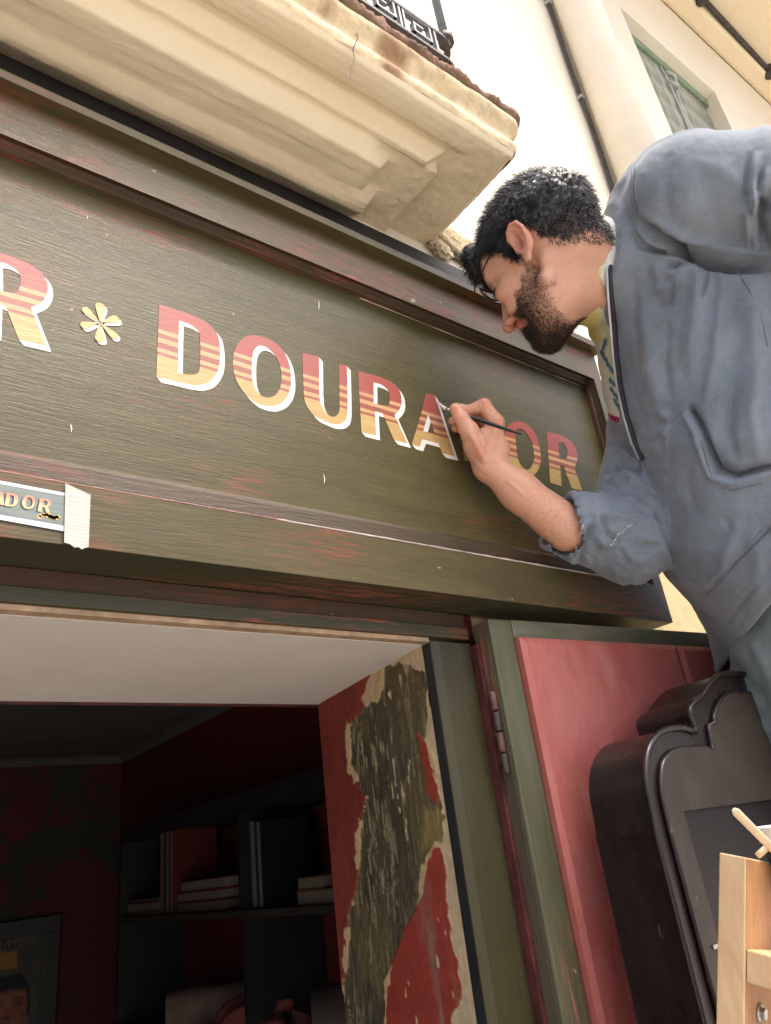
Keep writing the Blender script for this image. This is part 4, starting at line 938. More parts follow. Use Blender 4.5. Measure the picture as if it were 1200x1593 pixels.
MB().tube(pts_, .0009, 5).build('label_letter', M['white'], pot)
ring(pc, [(.001, .004), (.0265, .004)]).build('paint', M['white'], pot, True)
s0, s1 = P(1141, 1259, .655), P(1240, 1358, .70)
MB().tube([s0, s0+(s1-s0)*.04, s0+(s1-s0)*.5, s1], [.002, .0038, .0038, .0038], 12, flat=.35, up=MC[0]*.7+MC[1]*.7).build('mixing_stick', simple('bare_stick_wood', (.66, .52, .34), .6, .08, 20, .1), pot, True)
MB().tube([P(1178, 1332, .69), P(1194, 1318, .69)], .003, 8, flat=.5).build('second_stick', bpy.data.materials['bare_stick_wood'], pot, True)

# ================================================================== the sign painter
def smin(a, b, k): 
    h = np.clip(.5+.5*(b-a)/k, 0, 1); return b+(a-b)*h-k*h*(1-h)
def smax(a, b, k): return -smin(-a, -b, k)
def cone(G, a, b, ra, rb):
    a = np.asarray(a, np.float32); b = np.asarray(b, np.float32); e = b-a; L = float(e@e)+1e-12
    h = np.clip(((G[0]-a[0])*e[0]+(G[1]-a[1])*e[1]+(G[2]-a[2])*e[2])/L, 0, 1)
    return np.sqrt((G[0]-a[0]-h*e[0])**2+(G[1]-a[1]-h*e[1])**2+(G[2]-a[2]-h*e[2])**2)-(ra+(rb-ra)*h)
def ell(G, c, r):
    x, y, z = (G[0]-c[0])/r[0], (G[1]-c[1])/r[1], (G[2]-c[2])/r[2]; k = np.sqrt(x*x+y*y+z*z); return (k-1)*min(r)*(.5+.5*1) if False else (k-1)*k/np.maximum(np.sqrt((x/r[0])**2+(y/r[1])**2+(z/r[2])**2), 1e-6)
def nets(fn, lo, hi, h):
    lo = np.array(lo, float); n = np.ceil((np.array(hi)-lo)/h).astype(int)+1
    ax = [np.float32(lo[i])+np.arange(n[i], dtype=np.float32)*np.float32(h) for i in range(3)]
    F = np.empty(n, np.float32); step = max(1, int(6e5/(n[1]*n[2])))
    for s in range(0, n[0], step):
        G = np.meshgrid(ax[0][s:s+step], ax[1], ax[2], indexing='ij'); F[s:s+step] = fn(G)
    I = F < 0
    c = np.zeros(n-1, np.int8)
    for dx in (0, 1):
        for dy in (0, 1):
            for dz in (0, 1): c += I[dx:n[0]-1+dx, dy:n[1]-1+dy, dz:n[2]-1+dz]
    act = (c > 0) & (c < 8); ids = np.full(n-1, -1, np.int32); A = np.argwhere(act); ids[act] = np.arange(len(A))
    acc = np.zeros((len(A), 3)); cnt = np.zeros(len(A)); offs = [(a, b, c_) for a in (0, 1) for b in (0, 1) for c_ in (0, 1)]
    for o in offs:
        for d in range(3):
            if o[d]: continue
            p = list(o); p[d] = 1
            f0 = F[A[:, 0]+o[0], A[:, 1]+o[1], A[:, 2]+o[2]]; f1 = F[A[:, 0]+p[0], A[:, 1]+p[1], A[:, 2]+p[2]]
            m = (f0 < 0) != (f1 < 0); t = np.where(m, f0/np.where(m, f0-f1, 1), 0)
            q = np.tile(np.array(o, float), (len(A), 1)); q[:, d] += t; acc += q*m[:, None]; cnt += m
    V = lo+(A+acc/cnt[:, None])*h
    Q = []
    for d in range(3):
        sl0 = [slice(None)]*3; sl1 = [slice(None)]*3; sl0[d] = slice(0, -1); sl1[d] = slice(1, None)
        X = I[tuple(sl0)] != I[tuple(sl1)]; E_ = np.argwhere(X); u, v = [(1, 2), (2, 0), (0, 1)][d]
        ok = (E_[:, u] > 0) & (E_[:, v] > 0) & (E_[:, u] < n[u]-1) & (E_[:, v] < n[v]-1); E_ = E_[ok]
        sgn = I[E_[:, 0], E_[:, 1], E_[:, 2]]
        def cell(du, dv):
            q = E_.copy(); q[:, u] -= du; q[:, v] -= dv; return ids[q[:, 0], q[:, 1], q[:, 2]]
        q = np.stack([cell(1, 1), cell(0, 1), cell(0, 0), cell(1, 0)], -1); q[~sgn] = q[~sgn][:, ::-1]; Q.append(q)
    Q = np.concatenate(Q); Q = Q[(Q >= 0).all(1)]
    return V, Q
def vert_normals(V, Q):
    a, b, c, d = (V[Q[:, i]] for i in range(4)); n = np.cross(c-a, d-b); N_ = np.zeros_like(V)
    for i in range(4): np.add.at(N_, Q[:, i], n)
    return N_/(np.linalg.norm(N_, axis=1)[:, None]+1e-12)
def relax(V, Q, it=1, lam=.5):
    for _ in range(it):
        S_ = np.zeros_like(V); K = np.zeros(len(V))
        for i in range(4):
            for j in ((i+1) % 4, (i+3) % 4): np.add.at(S_, Q[:, i], V[Q[:, j]]); np.add.at(K, Q[:, i], 1)
        V = V*(1-lam)+lam*S_/K[:, None]
    return V
def proj(V): return np.stack([600+FPX*V[:, 0]/V[:, 2], 796.5-FPX*V[:, 1]/V[:, 2]], -1)
def segd(p, pl):
    b = np.full(len(p), 1e9); 
    for i in range(len(pl)-1):
        a = np.array(pl[i], float); e = np.array(pl[i+1], float)-a; h = np.clip(((p-a)@e)/(e@e+1e-9), 0, 1); b = np.minimum(b, np.linalg.norm(p-a-h[:, None]*e, axis=1))
    return b
def body_mesh(name, V, Q, mat, parent, tint=None):
    W = c2w(V)
    me = np_mesh(name, W, Q[:, ::-1]); 
    if tint is not None: set_col(me, tint)
    return link(name, me, mat, parent, True)
person = thing('person', 'bearded dark haired man in grey blue hoodie and jeans leaning in to paint the sign', 'person', c2w(cc(1260, 1000, 1.1))*np.array([1, 1, 0]))

# ---- head (local axes: F forward, U up, L his left, in metres)
HC = np.array([.24590, .38465, 1.10968]); HR = np.array([[-.520, -.442, -.731], [-.598, .799, -.058], [.610, .407, -.680]])   # columns F,U,L
def h2c(p): return HC+np.asarray(p)@HR.T
def c2h(V): return (V-HC)@HR
def head_sdf(G):
    x, y, z = G[0]-np.float32(HC[0]), G[1]-np.float32(HC[1]), G[2]-np.float32(HC[2])
    F = HR[0, 0]*x+HR[1, 0]*y+HR[2, 0]*z; U = HR[0, 1]*x+HR[1, 1]*y+HR[2, 1]*z; Lr = HR[0, 2]*x+HR[1, 2]*y+HR[2, 2]*z
    F, U, Lr = F*100, U*100, Lr*100; Ls = Lr; L = np.abs(Lr); H = (F, U, L)
    d = ell(H, (-.6, 4.3, 0), (9.4, 8.0, 7.4))
    d = smin(d, ell(H, (5.0, 4.2, 0), (4.9, 5.2, 5.9)), 1.2)
    d = smin(d, ell(H, (4.6, -2.2, 0), (4.9, 7.0, 5.2)), 1.5)
    d = smin(d, cone(H, (.8, -5.6, 5.0), (8.0, -9.3, 1.3), 1.35, 1.4), 2.0)
    d = smin(d, ell(H, (4.2, -6.0, 0), (4.6, 4.2, 4.8)), 1.5)
    d = smin(d, ell(H, (8.2, -9.3, 0), (1.5, 1.4, 1.9)), 1.0)
    d = smin(d, cone(H, (8.8, 3.1, .8), (7.5, 3.1, 4.4), .85, .8), 1.0)
    d = smin(d, ell(H, (6.6, -.9, 4.5), (2.0, 1.5, 1.4)), 1.4)
    d = smin(d, cone(H, (8.9, 2.2, 0), (11.6, -2.2, 0), .75, .9), .9)
    d = smin(d, ell(H, (11.8, -2.7, 0), (1.0, .85, .95)), .7)
    d = smin(d, ell(H, (10.5, -2.9, 1.35), (1.0, .75, .65)), .4)
    d = smax(d, -ell(H, (11.0, -3.75, .65), (.65, .45, .35)), .25)
    d = smax(d, -ell(H, (9.6, 1.1, 3.1), (1.5, 1.15, 1.75)), 1.0)
    d = smin(d, ell(H, (7.55, 1.1, 3.1), (1.35, 1.2, 1.45)), .25)
    d = smin(d, cone(H, (8.75, 1.0, 2.2), (7.7, .9, 4.3), .17, .12), .15)
    d = smin(d, ell(H, (8.9, -5.6, 0), (1.2, 2.2, 2.7)), 1.0)
    d = smin(d, cone(H, (10.0, -5.15, .0), (8.9, -5.7, 2.2), .5, .22), .35)
    d = smin(d, cone(H, (9.9, -6.5, 0), (8.8, -6.2, 2.1), .55, .2), .35)
    d = smax(d, -cone(H, (10.6, -5.85, 0), (8.9, -5.95, 2.6), .16, .14), .2)
    # cheek swell from the smile
    d = smin(d, ell(H, (7.4, -3.2, 3.4), (1.6, 1.5, 1.3)), 1.0)
    d = smax(d, -cone(H, (10.0, -3.4, 1.9), (8.3, -6.4, 3.2), .18, .12), .6)
    # ear
    es = .87; H0_ = H; H = ((F+.6)/es-.6, (U-.2)/es+.2, (L-7.2)/es+7.2)
    e = smax(ell(H, (-1.0, .4, 7.75), (1.9, 3.1, 1.0)), -ell(H, (-.5, .3, 8.75), (1.45, 2.4, .95)), .25)
    ch = [(.75, .9, 7.3), (.75, 2.2, 7.75), (-.1, 3.2, 8.1), (-1.3, 3.45, 8.4), (-2.4, 2.7, 8.6), (-2.75, 1.2, 8.6), (-2.3, -.5, 8.35), (-1.4, -1.8, 8.0), (-.5, -2.7, 7.75), (.15, -2.9, 7.6)]
    for a, b in zip(ch[:-1], ch[1:]): e = smin(e, cone(H, a, b, .33, .33), .15)
    e = smin(e, ell(H, (-.05, -2.7, 7.55), (.75, .85, .42)), .4)
    e = smin(e, cone(H, (-1.2, 2.4, 8.0), (-1.5, -.6, 8.15), .28, .3), .25)
    e = smin(e, cone(H, (-1.5, -.6, 8.15), (-.3, -1.6, 7.7), .3, .25), .25)
    e = smin(e, ell(H, (.75, -.3, 7.35), (.45, .6, .45)), .3)
    e = smax(e, -ell(H, (-.2, -.2, 8.2), (.7, .95, .8)), .25)
    H = H0_; d = smin(d, e*es, .35)
    # neck
    G2 = ((G[0])*100, (G[1])*100, (G[2])*100)
    c_ = lambda p: np.asarray(h2c(np.array(p)/100.))*100
    nb = cc(985, 442, 1.165)*100
    nk = cone(G2, c_((-2.6, -1.0, 0)), nb, 5.3, 5.1); nk = smin(nk, cone(G2, c_((1.0, -6.0, 0)), cc(972, 452, 1.16)*100, 3.5, 4.5), 2.0)
    nk = smin(nk, cone(G2, c_((-1.0, -3.4, 5.0)), cc(955, 470, 1.11)*100, .8, .9), 2.0)
    d = smin(d, nk, 1.6)
    return d/100
lo = HC-np.array([.15, .17, .17]); hi = HC+np.array([.16, .15, .15])
V, Q = nets(head_sdf, lo, hi, .0019); V = relax(V, Q, 2, .4)
h = c2h(V)*100; F_, U_, L_s = h.T; LA = np.abs(L_s)
skin = np.array([.62, .345, .24])
ti = np.ones((len(V), 3))*skin
def tintz(c, r, colr, k):
    global ti
    a = (np.exp(-(((F_-c[0])/r[0])**2+((U_-c[1])/r[1])**2+((LA-c[2])/r[2])**2))*k)[:, None]; ti = ti*(1-a)+np.array(colr)*a
tintz((11.6, -2.8, 0), (1.6, 1.4, 1.6), (.52, .17, .12), .7); tintz((7, -1, 4.6), (2.2, 1.8, 2), (.56, .22, .14), .5)
tintz((9.6, -5.8, 0), (1.6, 1.0, 2.8), (.46, .12, .09), .9); tintz((-1.2, .5, 8.2), (2.5, 3.6, 1.4), (.56, .20, .14), .6)
tintz((-.2, -.2, 7.6), (.8, 1., .6), (.30, .10, .07), .7); tintz((-3.0, -1.0, 7), (1.2, 3, 1.6), (.5, .17, .12), .6)
tintz((8.6, 1.0, 3.1), (.8, .35, 2), (.12, .06, .045), .8); tintz((10.6, -5.85, 0), (.8, .22, 2.4), (.10, .03, .03), .8)
def beard_w(F_, U_, LA):
    cheek = np.interp(F_, [-1, 0, 1.6, 3.5, 5.5, 7.5, 9, 11], [-4, -3, -.2, -2.0, -3.0, -4.2, -4.5, -4.4])+.5*np.sin(F_*3+LA*2)*.6
    wgt = np.clip((cheek-U_)*1.1, 0, 1)*np.clip((F_+.4+(U_+4)*.12)*.9, 0, 1)*np.clip((U_+12.2)*.9, 0, 1)
    lips = np.exp(-(((F_-9.9)/2.0)**2+((U_+5.75)/1.05)**2+(LA/3.0)**2)*1.1); und = np.clip((F_-1.5-(-U_-6.5)*.7)*.8+.8, 0, 1)
    nose_ = np.clip(1-(F_-9.9)*2, 0, 1); nose_ = np.where(U_ > -4.4, nose_, 1)
    return wgt*(1-np.clip(lips*2.2, 0, 1))*nose_*np.where(U_ < -7, und, 1)
bw = beard_w(F_, U_, LA); dens = bw*np.interp(F_, [0, 4, 8], [.35, .5, .85])
nv = vnoise(F_*1.1+20, U_*1.1+20+LA, 61, 5); ti = ti*(1-(dens*.55)[:, None])+np.array([.055, .038, .03])*(dens*.55)[:, None]
ti *= (.96+.08*nv)[:, None]
mp_ = proj(V); mk_ = (np.exp(-(((mp_[:, 0]-806)/14)**2+((mp_[:, 1]-502)/8)**2)**2)*np.clip((F_-6)*.6, 0, 1)*.85)[:, None]; ti = ti*(1-mk_)+np.array([.50, .15, .105])*mk_
lw_ = np.interp(F_, [-10, -7, -5, -3.2, -2.6, -1, .6, 1.0, 2.4, 3.0, 4.4, 6, 8, 9.5], [-3.6, -4.8, -4.2, -2.2, 3.0, 4.4, 3.8, -.2, 0, 3.6, 4.8, 6.4, 6.8, 7.0])+(nv-.5)*3
sc_ = (np.clip((U_-lw_)*.9, 0, 1)*np.where((LA > 6.9) & (F_ > -3.2) & (F_ < 1.4) & (U_ < 3.9), 0, 1)*np.where(LA < 9, 1, 0)*.93)[:, None]; ti = ti*(1-sc_)+np.array([.012, .010, .010])*sc_
HV, HQ, HT = V, Q, ti
HN = vert_normals(V, Q)

# ---- right hand and forearm holding the brush
def pt(px, py, t): return cc(px, py, t)
def hand_sdf(G):
    c = lambda *a: cone(G, *a)
    d = c(pt(882, 822, 1.09), pt(808, 765, 1.085), .0345, .0275)
    d = smin(d, c(pt(808, 765, 1.085), pt(765, 727, 1.090), .0275, .0218), .015)
    d = smin(d, c(pt(760, 728, 1.098), pt(772, 700, 1.10), .0215, .020), .012)
    d = smin(d, c(pt(757, 722, 1.095), pt(743, 697, 1.088), .0195, .0175), .010)
    d = smin(d, c(pt(765, 705, 1.100), pt(770, 662, 1.094), .0180, .0135), .012)     # index metacarpal
    d = smin(d, c(pt(762, 705, 1.108), pt(766, 668, 1.112), .0180, .0125), .010)
    d = smin(d, c(pt(758, 705, 1.116), pt(756, 676, 1.132), .0170, .012), .010)
    d = smin(d, c(pt(743, 697, 1.088), pt(730, 670, 1.080), .0165, .0135), .010)    # thumb
    th = c(pt(730, 670, 1.080), pt(718, 650, 1.083), .0130, .0108)
    th = smin(th, c(pt(718, 650, 1.083), pt(708.5, 636, 1.090), .0108, .0085), .004)
    d = smin(d, th, .006)
    d = smin(d, c(pt(743, 690, 1.086), pt(763, 668, 1.093), .0115, .0090), .010)     # web
    ix = c(pt(771, 659, 1.093), pt(753.5, 630, 1.090), .0125, .0098)
    ix = smin(ix, c(pt(753.5, 630, 1.090), pt(729, 639, 1.098), .0098, .0082), .003)
    ix = smin(ix, c(pt(729, 639, 1.098), pt(711, 633.5, 1.104), .0080, .0066), .003)
    d = smin(d, ix, .004)
    md = c(pt(766, 668, 1.112), pt(746, 640, 1.116), .0118, .0095)
    md = smin(md, c(pt(746, 640, 1.116), pt(722, 652, 1.118), .0093, .0078), .003)
    md = smin(md, c(pt(722, 652, 1.118), pt(704.5, 655, 1.118), .0078, .0064), .003)
    d = smin(d, md, .003)
    rg = c(pt(757, 676, 1.132), pt(738, 652, 1.136), .0112, .009)
    rg = smin(rg, c(pt(738, 652, 1.136), pt(722, 668, 1.130), .0088, .0076), .003)
    rg = smin(rg, c(pt(722, 668, 1.130), pt(708, 666.5, 1.126), .0076, .0062), .003)
    d = smin(d, rg, .0025)
    lt_ = c(pt(750, 690, 1.138), pt(735, 672, 1.142), .0105, .008)
    lt_ = smin(lt_, c(pt(735, 672, 1.142), pt(722, 684, 1.134), .008, .006), .003)
    d = smin(d, lt_, .003)
    # knuckle bumps, tendons, wrist bone
    d = smin(d, ell(G, pt(773, 656, 1.088), (.010, .010, .008)), .007)
    d = smin(d, c(pt(763, 712, 1.078), pt(770, 672, 1.084), .0035, .003), .007)
    d = smin(d, c(pt(752, 713, 1.073), pt(733, 676, 1.068), .0040, .0035), .007)
    d = smin(d, ell(G, pt(771, 719, 1.078), (.008, .008, .006)), .008)
    # thumb nail
    nl = ell(G, pt(712.5, 638.5, 1.0805), (.0052, .0062, .0016)); d = smin(d, nl, .0006)
    return d
ptsb = np.array([pt(692, 600, 1.06), pt(915, 870, 1.16), pt(690, 870, 1.16), pt(915, 600, 1.04)])
V2, Q2 = nets(hand_sdf, ptsb.min(0)-.02, ptsb.max(0)+.02, .00145); V2 = relax(V2, Q2, 1, .4)
N2_ = vert_normals(V2, Q2); p2 = proj(V2); near = np.clip(-N2_[:, 2]*2, 0, 1)
def crease(pl, wd, amp):
    global V2
    a = np.exp(-(segd(p2, pl)/wd)**2)*amp*near; V2 = V2+N2_*a[:, None]
crease([(740, 662), (748, 678), (751, 690)], 1.8, -.0012); crease([(714, 655), (722, 650)], 1.1, -.0006); crease([(716, 658), (725, 653)], 1.0, -.0005)
crease([(749, 628), (753, 637)], 1.4, -.0010); crease([(757, 623), (758, 632)], 1.4, -.0010); crease([(742, 716), (752, 724), (772, 722)], 1.5, -.0006)
crease([(725, 705), (740, 730), (756, 741)], 2.2, -.0006)
crease([(745, 634), (750, 642)], 1.3, -.0009); crease([(764, 640), (772, 648)], 1.6, -.0006); crease([(712, 645), (720, 643)], 1.0, -.0006); crease([(700, 652), (706, 650)], .9, -.0006)
for q_ in (((770, 672), (764, 708)), ((738, 684), (754, 716)), ((790, 748), (815, 770))): crease(list(q_), 3.0, .0011)
t2 = np.ones((len(V2), 3))*np.array([.62, .325, .215])
def tz(px, py, r, c, k):
    global t2
    a = (np.exp(-((p2[:, 0]-px)**2+(p2[:, 1]-py)**2)/r**2)*k)[:, None]; t2 = t2*(1-a)+np.array(c)*a
for px, py, r in ((707, 634, 9), (703, 655, 8), (706, 667, 8), (755, 624, 9), (777, 655, 10), (735, 645, 10), (742, 702, 14)): tz(px, py, r, (.56, .19, .125), .55)
vn = vnoise(p2[:, 0]/9+30, p2[:, 1]/9+30, 71, 5); t2 *= (.965+.07*vn)[:, None]
arm = np.clip((p2[:, 0]-790)/60, 0, 1)*np.clip((p2[:, 1]-740)/40, 0, 1); hairn = np.clip((vnoise(p2[:, 0]/2.2+p2[:, 1]/5, p2[:, 1]/2.2-p2[:, 0]/5+90, 72, 4)-.5)*5, 0, 1)
t2 = t2*(1-(arm*hairn*.3)[:, None])+np.array([.2, .11, .075])*(arm*hairn*.3)[:, None]
# ---- hidden trunk, shoulders and left arm joining everything inside the clothes
def trunk_sdf(G):
    d = cone(G, pt(985, 452, 1.155), pt(1080, 500, 1.17), .052, .09)
    d = smin(d, cone(G, pt(1080, 500, 1.17), pt(1210, 900, 1.15), .10, .105), .05)
    d = smin(d, cone(G, pt(1075, 430, 1.19), pt(1100, 325, 1.08), .045, .036), .03)
    d = smin(d, cone(G, pt(1100, 322, 1.08), pt(1330, 330, 1.02), .036, .038), .02)
    d = smin(d, cone(G, pt(1330, 330, 1.02), pt(1420, 600, .96), .042, .028), .02)
    d = smin(d, cone(G, pt(1420, 600, .96), pt(1425, 690, .95), .026, .034), .02)
    for k in range(4): d = smin(d, cone(G, pt(1408+14*k, 690, .94+.012*k), pt(1405+14*k, 760-abs(k-1.3)*8, .945+.012*k), .0095, .0075), .004)
    d = smin(d, cone(G, pt(1400, 670, .94), pt(1380, 720, .93), .011, .008), .006)
    d = smin(d, cone(G, pt(1040, 480, 1.24), pt(1045, 620, 1.26), .05, .045), .03)
    d = smin(d, cone(G, pt(1045, 620, 1.26), pt(965, 860, 1.12), .045, .04), .02)
    d = smin(d, cone(G, pt(965, 860, 1.12), pt(885, 824, 1.09), .038, .028), .02)
    return d
V3, Q3 = nets(trunk_sdf, (.22, -.25, .85), (.86, .52, 1.40), .006)
n1_, n2_ = len(HV), len(V2)
body_V = np.concatenate([HV, V2, V3]); body_Q = np.concatenate([HQ, Q2+n1_, Q3+n1_+n2_]); body_T = np.concatenate([HT, t2, np.ones((len(V3), 3))*skin])
m_, nt_, b_ = attr_mat('skin', .44, 150, .25, .0005, .45, .94, 1.05)
b_.inputs['Subsurface Weight'].default_value = .18; b_.inputs['Subsurface Radius'].default_value = (.6, .22, .12); b_.inputs['Subsurface Scale'].default_value = .012
M['skin'] = m_
body_mesh('body', body_V, body_Q, M['skin'], person, body_T)

# ---- eyes: closed lids with lashes, brows, hair, beard as fine strands
def strands(name, roots, dirs, lens, width, mat, curl=.0, segs=4, seed=0, droop=None, parent=person):
    r = np.random.default_rng(seed); n = len(roots); W = c2w(roots); D = dirs@MC
    P_ = [W]; d = D.copy(); side = np.cross(D, r.normal(size=(n, 3))); side /= np.linalg.norm(side, axis=1)[:, None]+1e-9
    w2 = np.cross(D, side); ph = r.uniform(0, 6.28, n)
    for k in range(1, segs+1):
        ang = ph+k*1.5
        d = d+curl*(side*np.cos(ang)[:, None]+w2*np.sin(ang)[:, None])
        if droop is not None: d = d+droop
        d /= np.linalg.norm(d, axis=1)[:, None]; P_.append(P_[-1]+d*(lens/segs)[:, None])
    A = np.stack(P_, 1)                                 # n, segs+1, 3
    T = np.gradient(A, axis=1); T /= np.linalg.norm(T, axis=2)[..., None]+1e-12
    s = np.cross(T, np.broadcast_to(side[:, None], T.shape)); s /= np.linalg.norm(s, axis=2)[..., None]+1e-9; s2 = np.cross(T, s)
    wd = width*np.linspace(1, .35, segs+1)[None, :, None]
    if hasattr(width, '__len__'): wd = width[:, None, None]*np.linspace(1, .3, segs+1)[None, :, None]
    tri = [A+wd*(s*math.cos(a)+s2*math.sin(a)) for a in (0, 2.094, 4.189)]
    VV = np.stack(tri, 2).reshape(-1, 3)                 # n,(segs+1),3
    base = (np.arange(n)*(segs+1)*3)[:, None, None]; k = np.arange(segs)[None, :, None]*3; j = np.arange(3)[None, None, :]
    a = base+k+j; b = base+k+(j+1) % 3; Qs = np.stack([a, b, b+3, a+3], -1).reshape(-1, 4)
    return link(name, np_mesh(name, VV, Qs), mat, parent, True)
def hairmat(name, col, col2, rough=.35):
    m, nt, b = newmat(name, rough, .6)
    nt.links.new(ramp(nt, noise(nt, 300, 2), [(.3, col), (.7, col2)]), b.inputs['Base Color']); return m
M['hair'] = hairmat('black_hair', (.007, .008, .010), (.024, .026, .032), .42)
M['beard'] = hairmat('dark_beard', (.014, .009, .008), (.075, .042, .028), .45)
fr = HQ
area_c = HV[HQ].mean(1); hc_ = c2h(area_c)*100; Fc, Uc, Lc = hc_.T; LAc = np.abs(Lc)
nrm_f = HN[HQ].mean(1); nrm_f /= np.linalg.norm(nrm_f, axis=1)[:, None]
ear_zone = (LAc > 6.9) & (Fc > -3.2) & (Fc < 1.4) & (Uc < 3.9) & (Uc > -3.5)
lowline = np.interp(Fc, [-10, -7, -5, -3.2, -2.6, -1, .6, 1.0, 2.4, 3.0, 4.4, 6, 8, 9.5], [-4.0, -5.2, -4.6, -2.5, 2.6, 4.2, 3.4, -.6, -.2, 3.2, 4.6, 6.2, 6.6, 6.8])
hairzone = (Uc > lowline) & ~ear_zone & (np.abs(Uc) < 14)
hd = h2c([0, 0, 0])
pick = RNG.choice(np.where(hairzone)[0], 15000)
Ax = HR   # columns
def loc_dir(F, U, L): return np.stack([F, U, L], -1)@HR.T
def flow(idx):
    f, u, l = hc_[idx].T
    # whorl near the back of the crown, hair runs forward on top, down at the sides
    t = np.stack([np.where(u > 6, .8, .1), np.where(u > 8, .1, -.9), np.sign(l)*.15], -1); return t@HR.T
jit = RNG.normal(0, .35, (len(pick), 3))
L_top = np.interp(hc_[pick, 1], [-5, -2, 1, 4, 7, 12], [.006, .010, .013, .017, .019, .019])*RNG.uniform(.65, 1.15, len(pick))*np.where((hc_[pick, 0] > 5), 1.15, 1)
L_top = np.where((np.abs(hc_[pick, 2]) > 5.5) & (hc_[pick, 0] > 0.3) & (hc_[pick, 1] < 3.5), .011, L_top)
D_ = nrm_f[pick]*.35+flow(pick)*.9+jit*.8; D_ /= np.linalg.norm(D_, axis=1)[:, None]
pos = area_c[pick]+RNG.normal(0, .0012, (len(pick), 3))
hair = strands('hair', pos, D_, L_top, RNG.uniform(.0003, .0006, len(pick)), M['hair'], .5, 6, 3)
# dense under layer of hair following the skull
def hair_sdf(G):
    x, y, z = G[0]-np.float32(HC[0]), G[1]-np.float32(HC[1]), G[2]-np.float32(HC[2])
    F = (HR[0, 0]*x+HR[1, 0]*y+HR[2, 0]*z)*100; U = (HR[0, 1]*x+HR[1, 1]*y+HR[2, 1]*z)*100; L = (HR[0, 2]*x+HR[1, 2]*y+HR[2, 2]*z)*100
    th = np.interp(U+F*.0, [-5, -2, 2, 6, 10], [.12, .3, .4, .45, .25])
    bmp_ = .32*np.sin(F*2.3+1.5*np.sin(U*1.9))*np.sin(U*2.1+1.3*np.sin(L*1.7+F))*np.sin(L*1.9+F*.8+.9)
    bmp_ += .14*np.sin(F*5.1+U*2.3+2*np.sin(L*3))*np.sin(U*4.7-L*3.1)
    d = ell((F, U, np.abs(L)), (-.6, 4.3, 0), (9.4, 8.0, 7.4)); d = smin(d, ell((F, U, np.abs(L)), (5.0, 4.2, 0), (4.9, 5.2, 5.9)), 1.2)
    d = d-th-bmp_*np.clip((U+2)/6, .1, 1)
    # fringe hanging over the forehead
    fg = cone((F, U, L), (7.8, 9.0, 4.2), (10.2, 6.2, 3.0), 1.5, .8); fg = smin(fg, cone((F, U, L), (8.2, 9.0, -1.), (10.8, 6.6, -1.2), 1.8, .8), 1.0)
    d = smin(d, fg-.25*bmp_, .8)
    low = .5*np.sin(F*2+L*1.5)+np.interp(F, [-10, -7, -5, -3.2, -2.6, -1, .6, 1.0, 2.4, 3.0, 4.4, 6, 8, 12], [-3.9, -4.7, -4.0, -2.2, 3.0, 4.4, 3.8, -.2, .2, 3.6, 4.8, 6.0, 6.0, 5.8])
    d = smax(d, (low-U)*.8+.25*np.sin(L*4+F*3), .5)
    return d/100
V4, Q4 = nets(hair_sdf, HC-np.array([.17, .16, .16]), HC+np.array([.15, .18, .17]), .0026)
o = body_mesh('hair_mass', V4, Q4, M['hair'], person)
N4 = vert_normals(V4, Q4); hh4 = c2h(V4)*100
sel = np.where((hh4[:, 1] > 1.0) | (hh4[:, 0] < -3))[0]; pk = RNG.choice(sel, 26000)
tg = np.stack([np.full(len(pk), .5), np.full(len(pk), -.5), np.sign(hh4[pk, 2])*.1], -1)@HR.T
D4 = N4[pk]*.14+tg*.8+RNG.normal(0, .16, (len(pk), 3))+.75*np.stack([vnoise(p_[:, 0]*1.1+50, p_[:, 1]*1.1+50, s_, 2)-.5 for s_, p_ in ((101, hh4[pk][:, [0, 1]]), (102, hh4[pk][:, [0, 1]]+hh4[pk][:, [2, 2]]), (103, hh4[pk][:, [1, 0]]))], -1)*2; D4 /= np.linalg.norm(D4, axis=1)[:, None]
ln = np.interp(hh4[pk, 1], [-5, 0, 5, 10], [.006, .010, .014, .014])*RNG.uniform(.6, 1.2, len(pk))
strands('hair_curls', V4[pk]-N4[pk]*.002, D4, ln, RNG.uniform(.0003, .0006, len(pk)), M['hair'], .45, 6, 5)
# beard
wf = beard_w(Fc, Uc, LAc)*np.interp(Fc, [0, 3, 6, 8.5], [.28, .42, .7, 1.5]); wf = np.where(LAc > 7.3, 0, wf)
pf_ = proj(area_c); mouth = (((pf_[:, 0]-805)/17)**2+((pf_[:, 1]-501)/9.5)**2) < 1; wf = np.where(mouth, wf*.03, wf)
pkb = RNG.choice(len(Fc), 17000, p=wf/wf.sum())
Db = nrm_f[pkb]*.6+loc_dir(np.full(len(pkb), .15), np.full(len(pkb), -.8), np.zeros(len(pkb)))*.8+RNG.normal(0, .38, (len(pkb), 3)); Db /= np.linalg.norm(Db, axis=1)[:, None]
lb = np.interp(hc_[pkb, 0], [0, 4, 7, 9], [.003, .0045, .007, .008])*RNG.uniform(.6, 1.2, len(pkb)); lb = np.where((hc_[pkb, 1] > -5.2) & (hc_[pkb, 0] > 8), .0035, lb)
strands('beard', area_c[pkb], Db, lb, RNG.uniform(.00016, .0003, len(pkb)), M['beard'], .45, 4, 7)
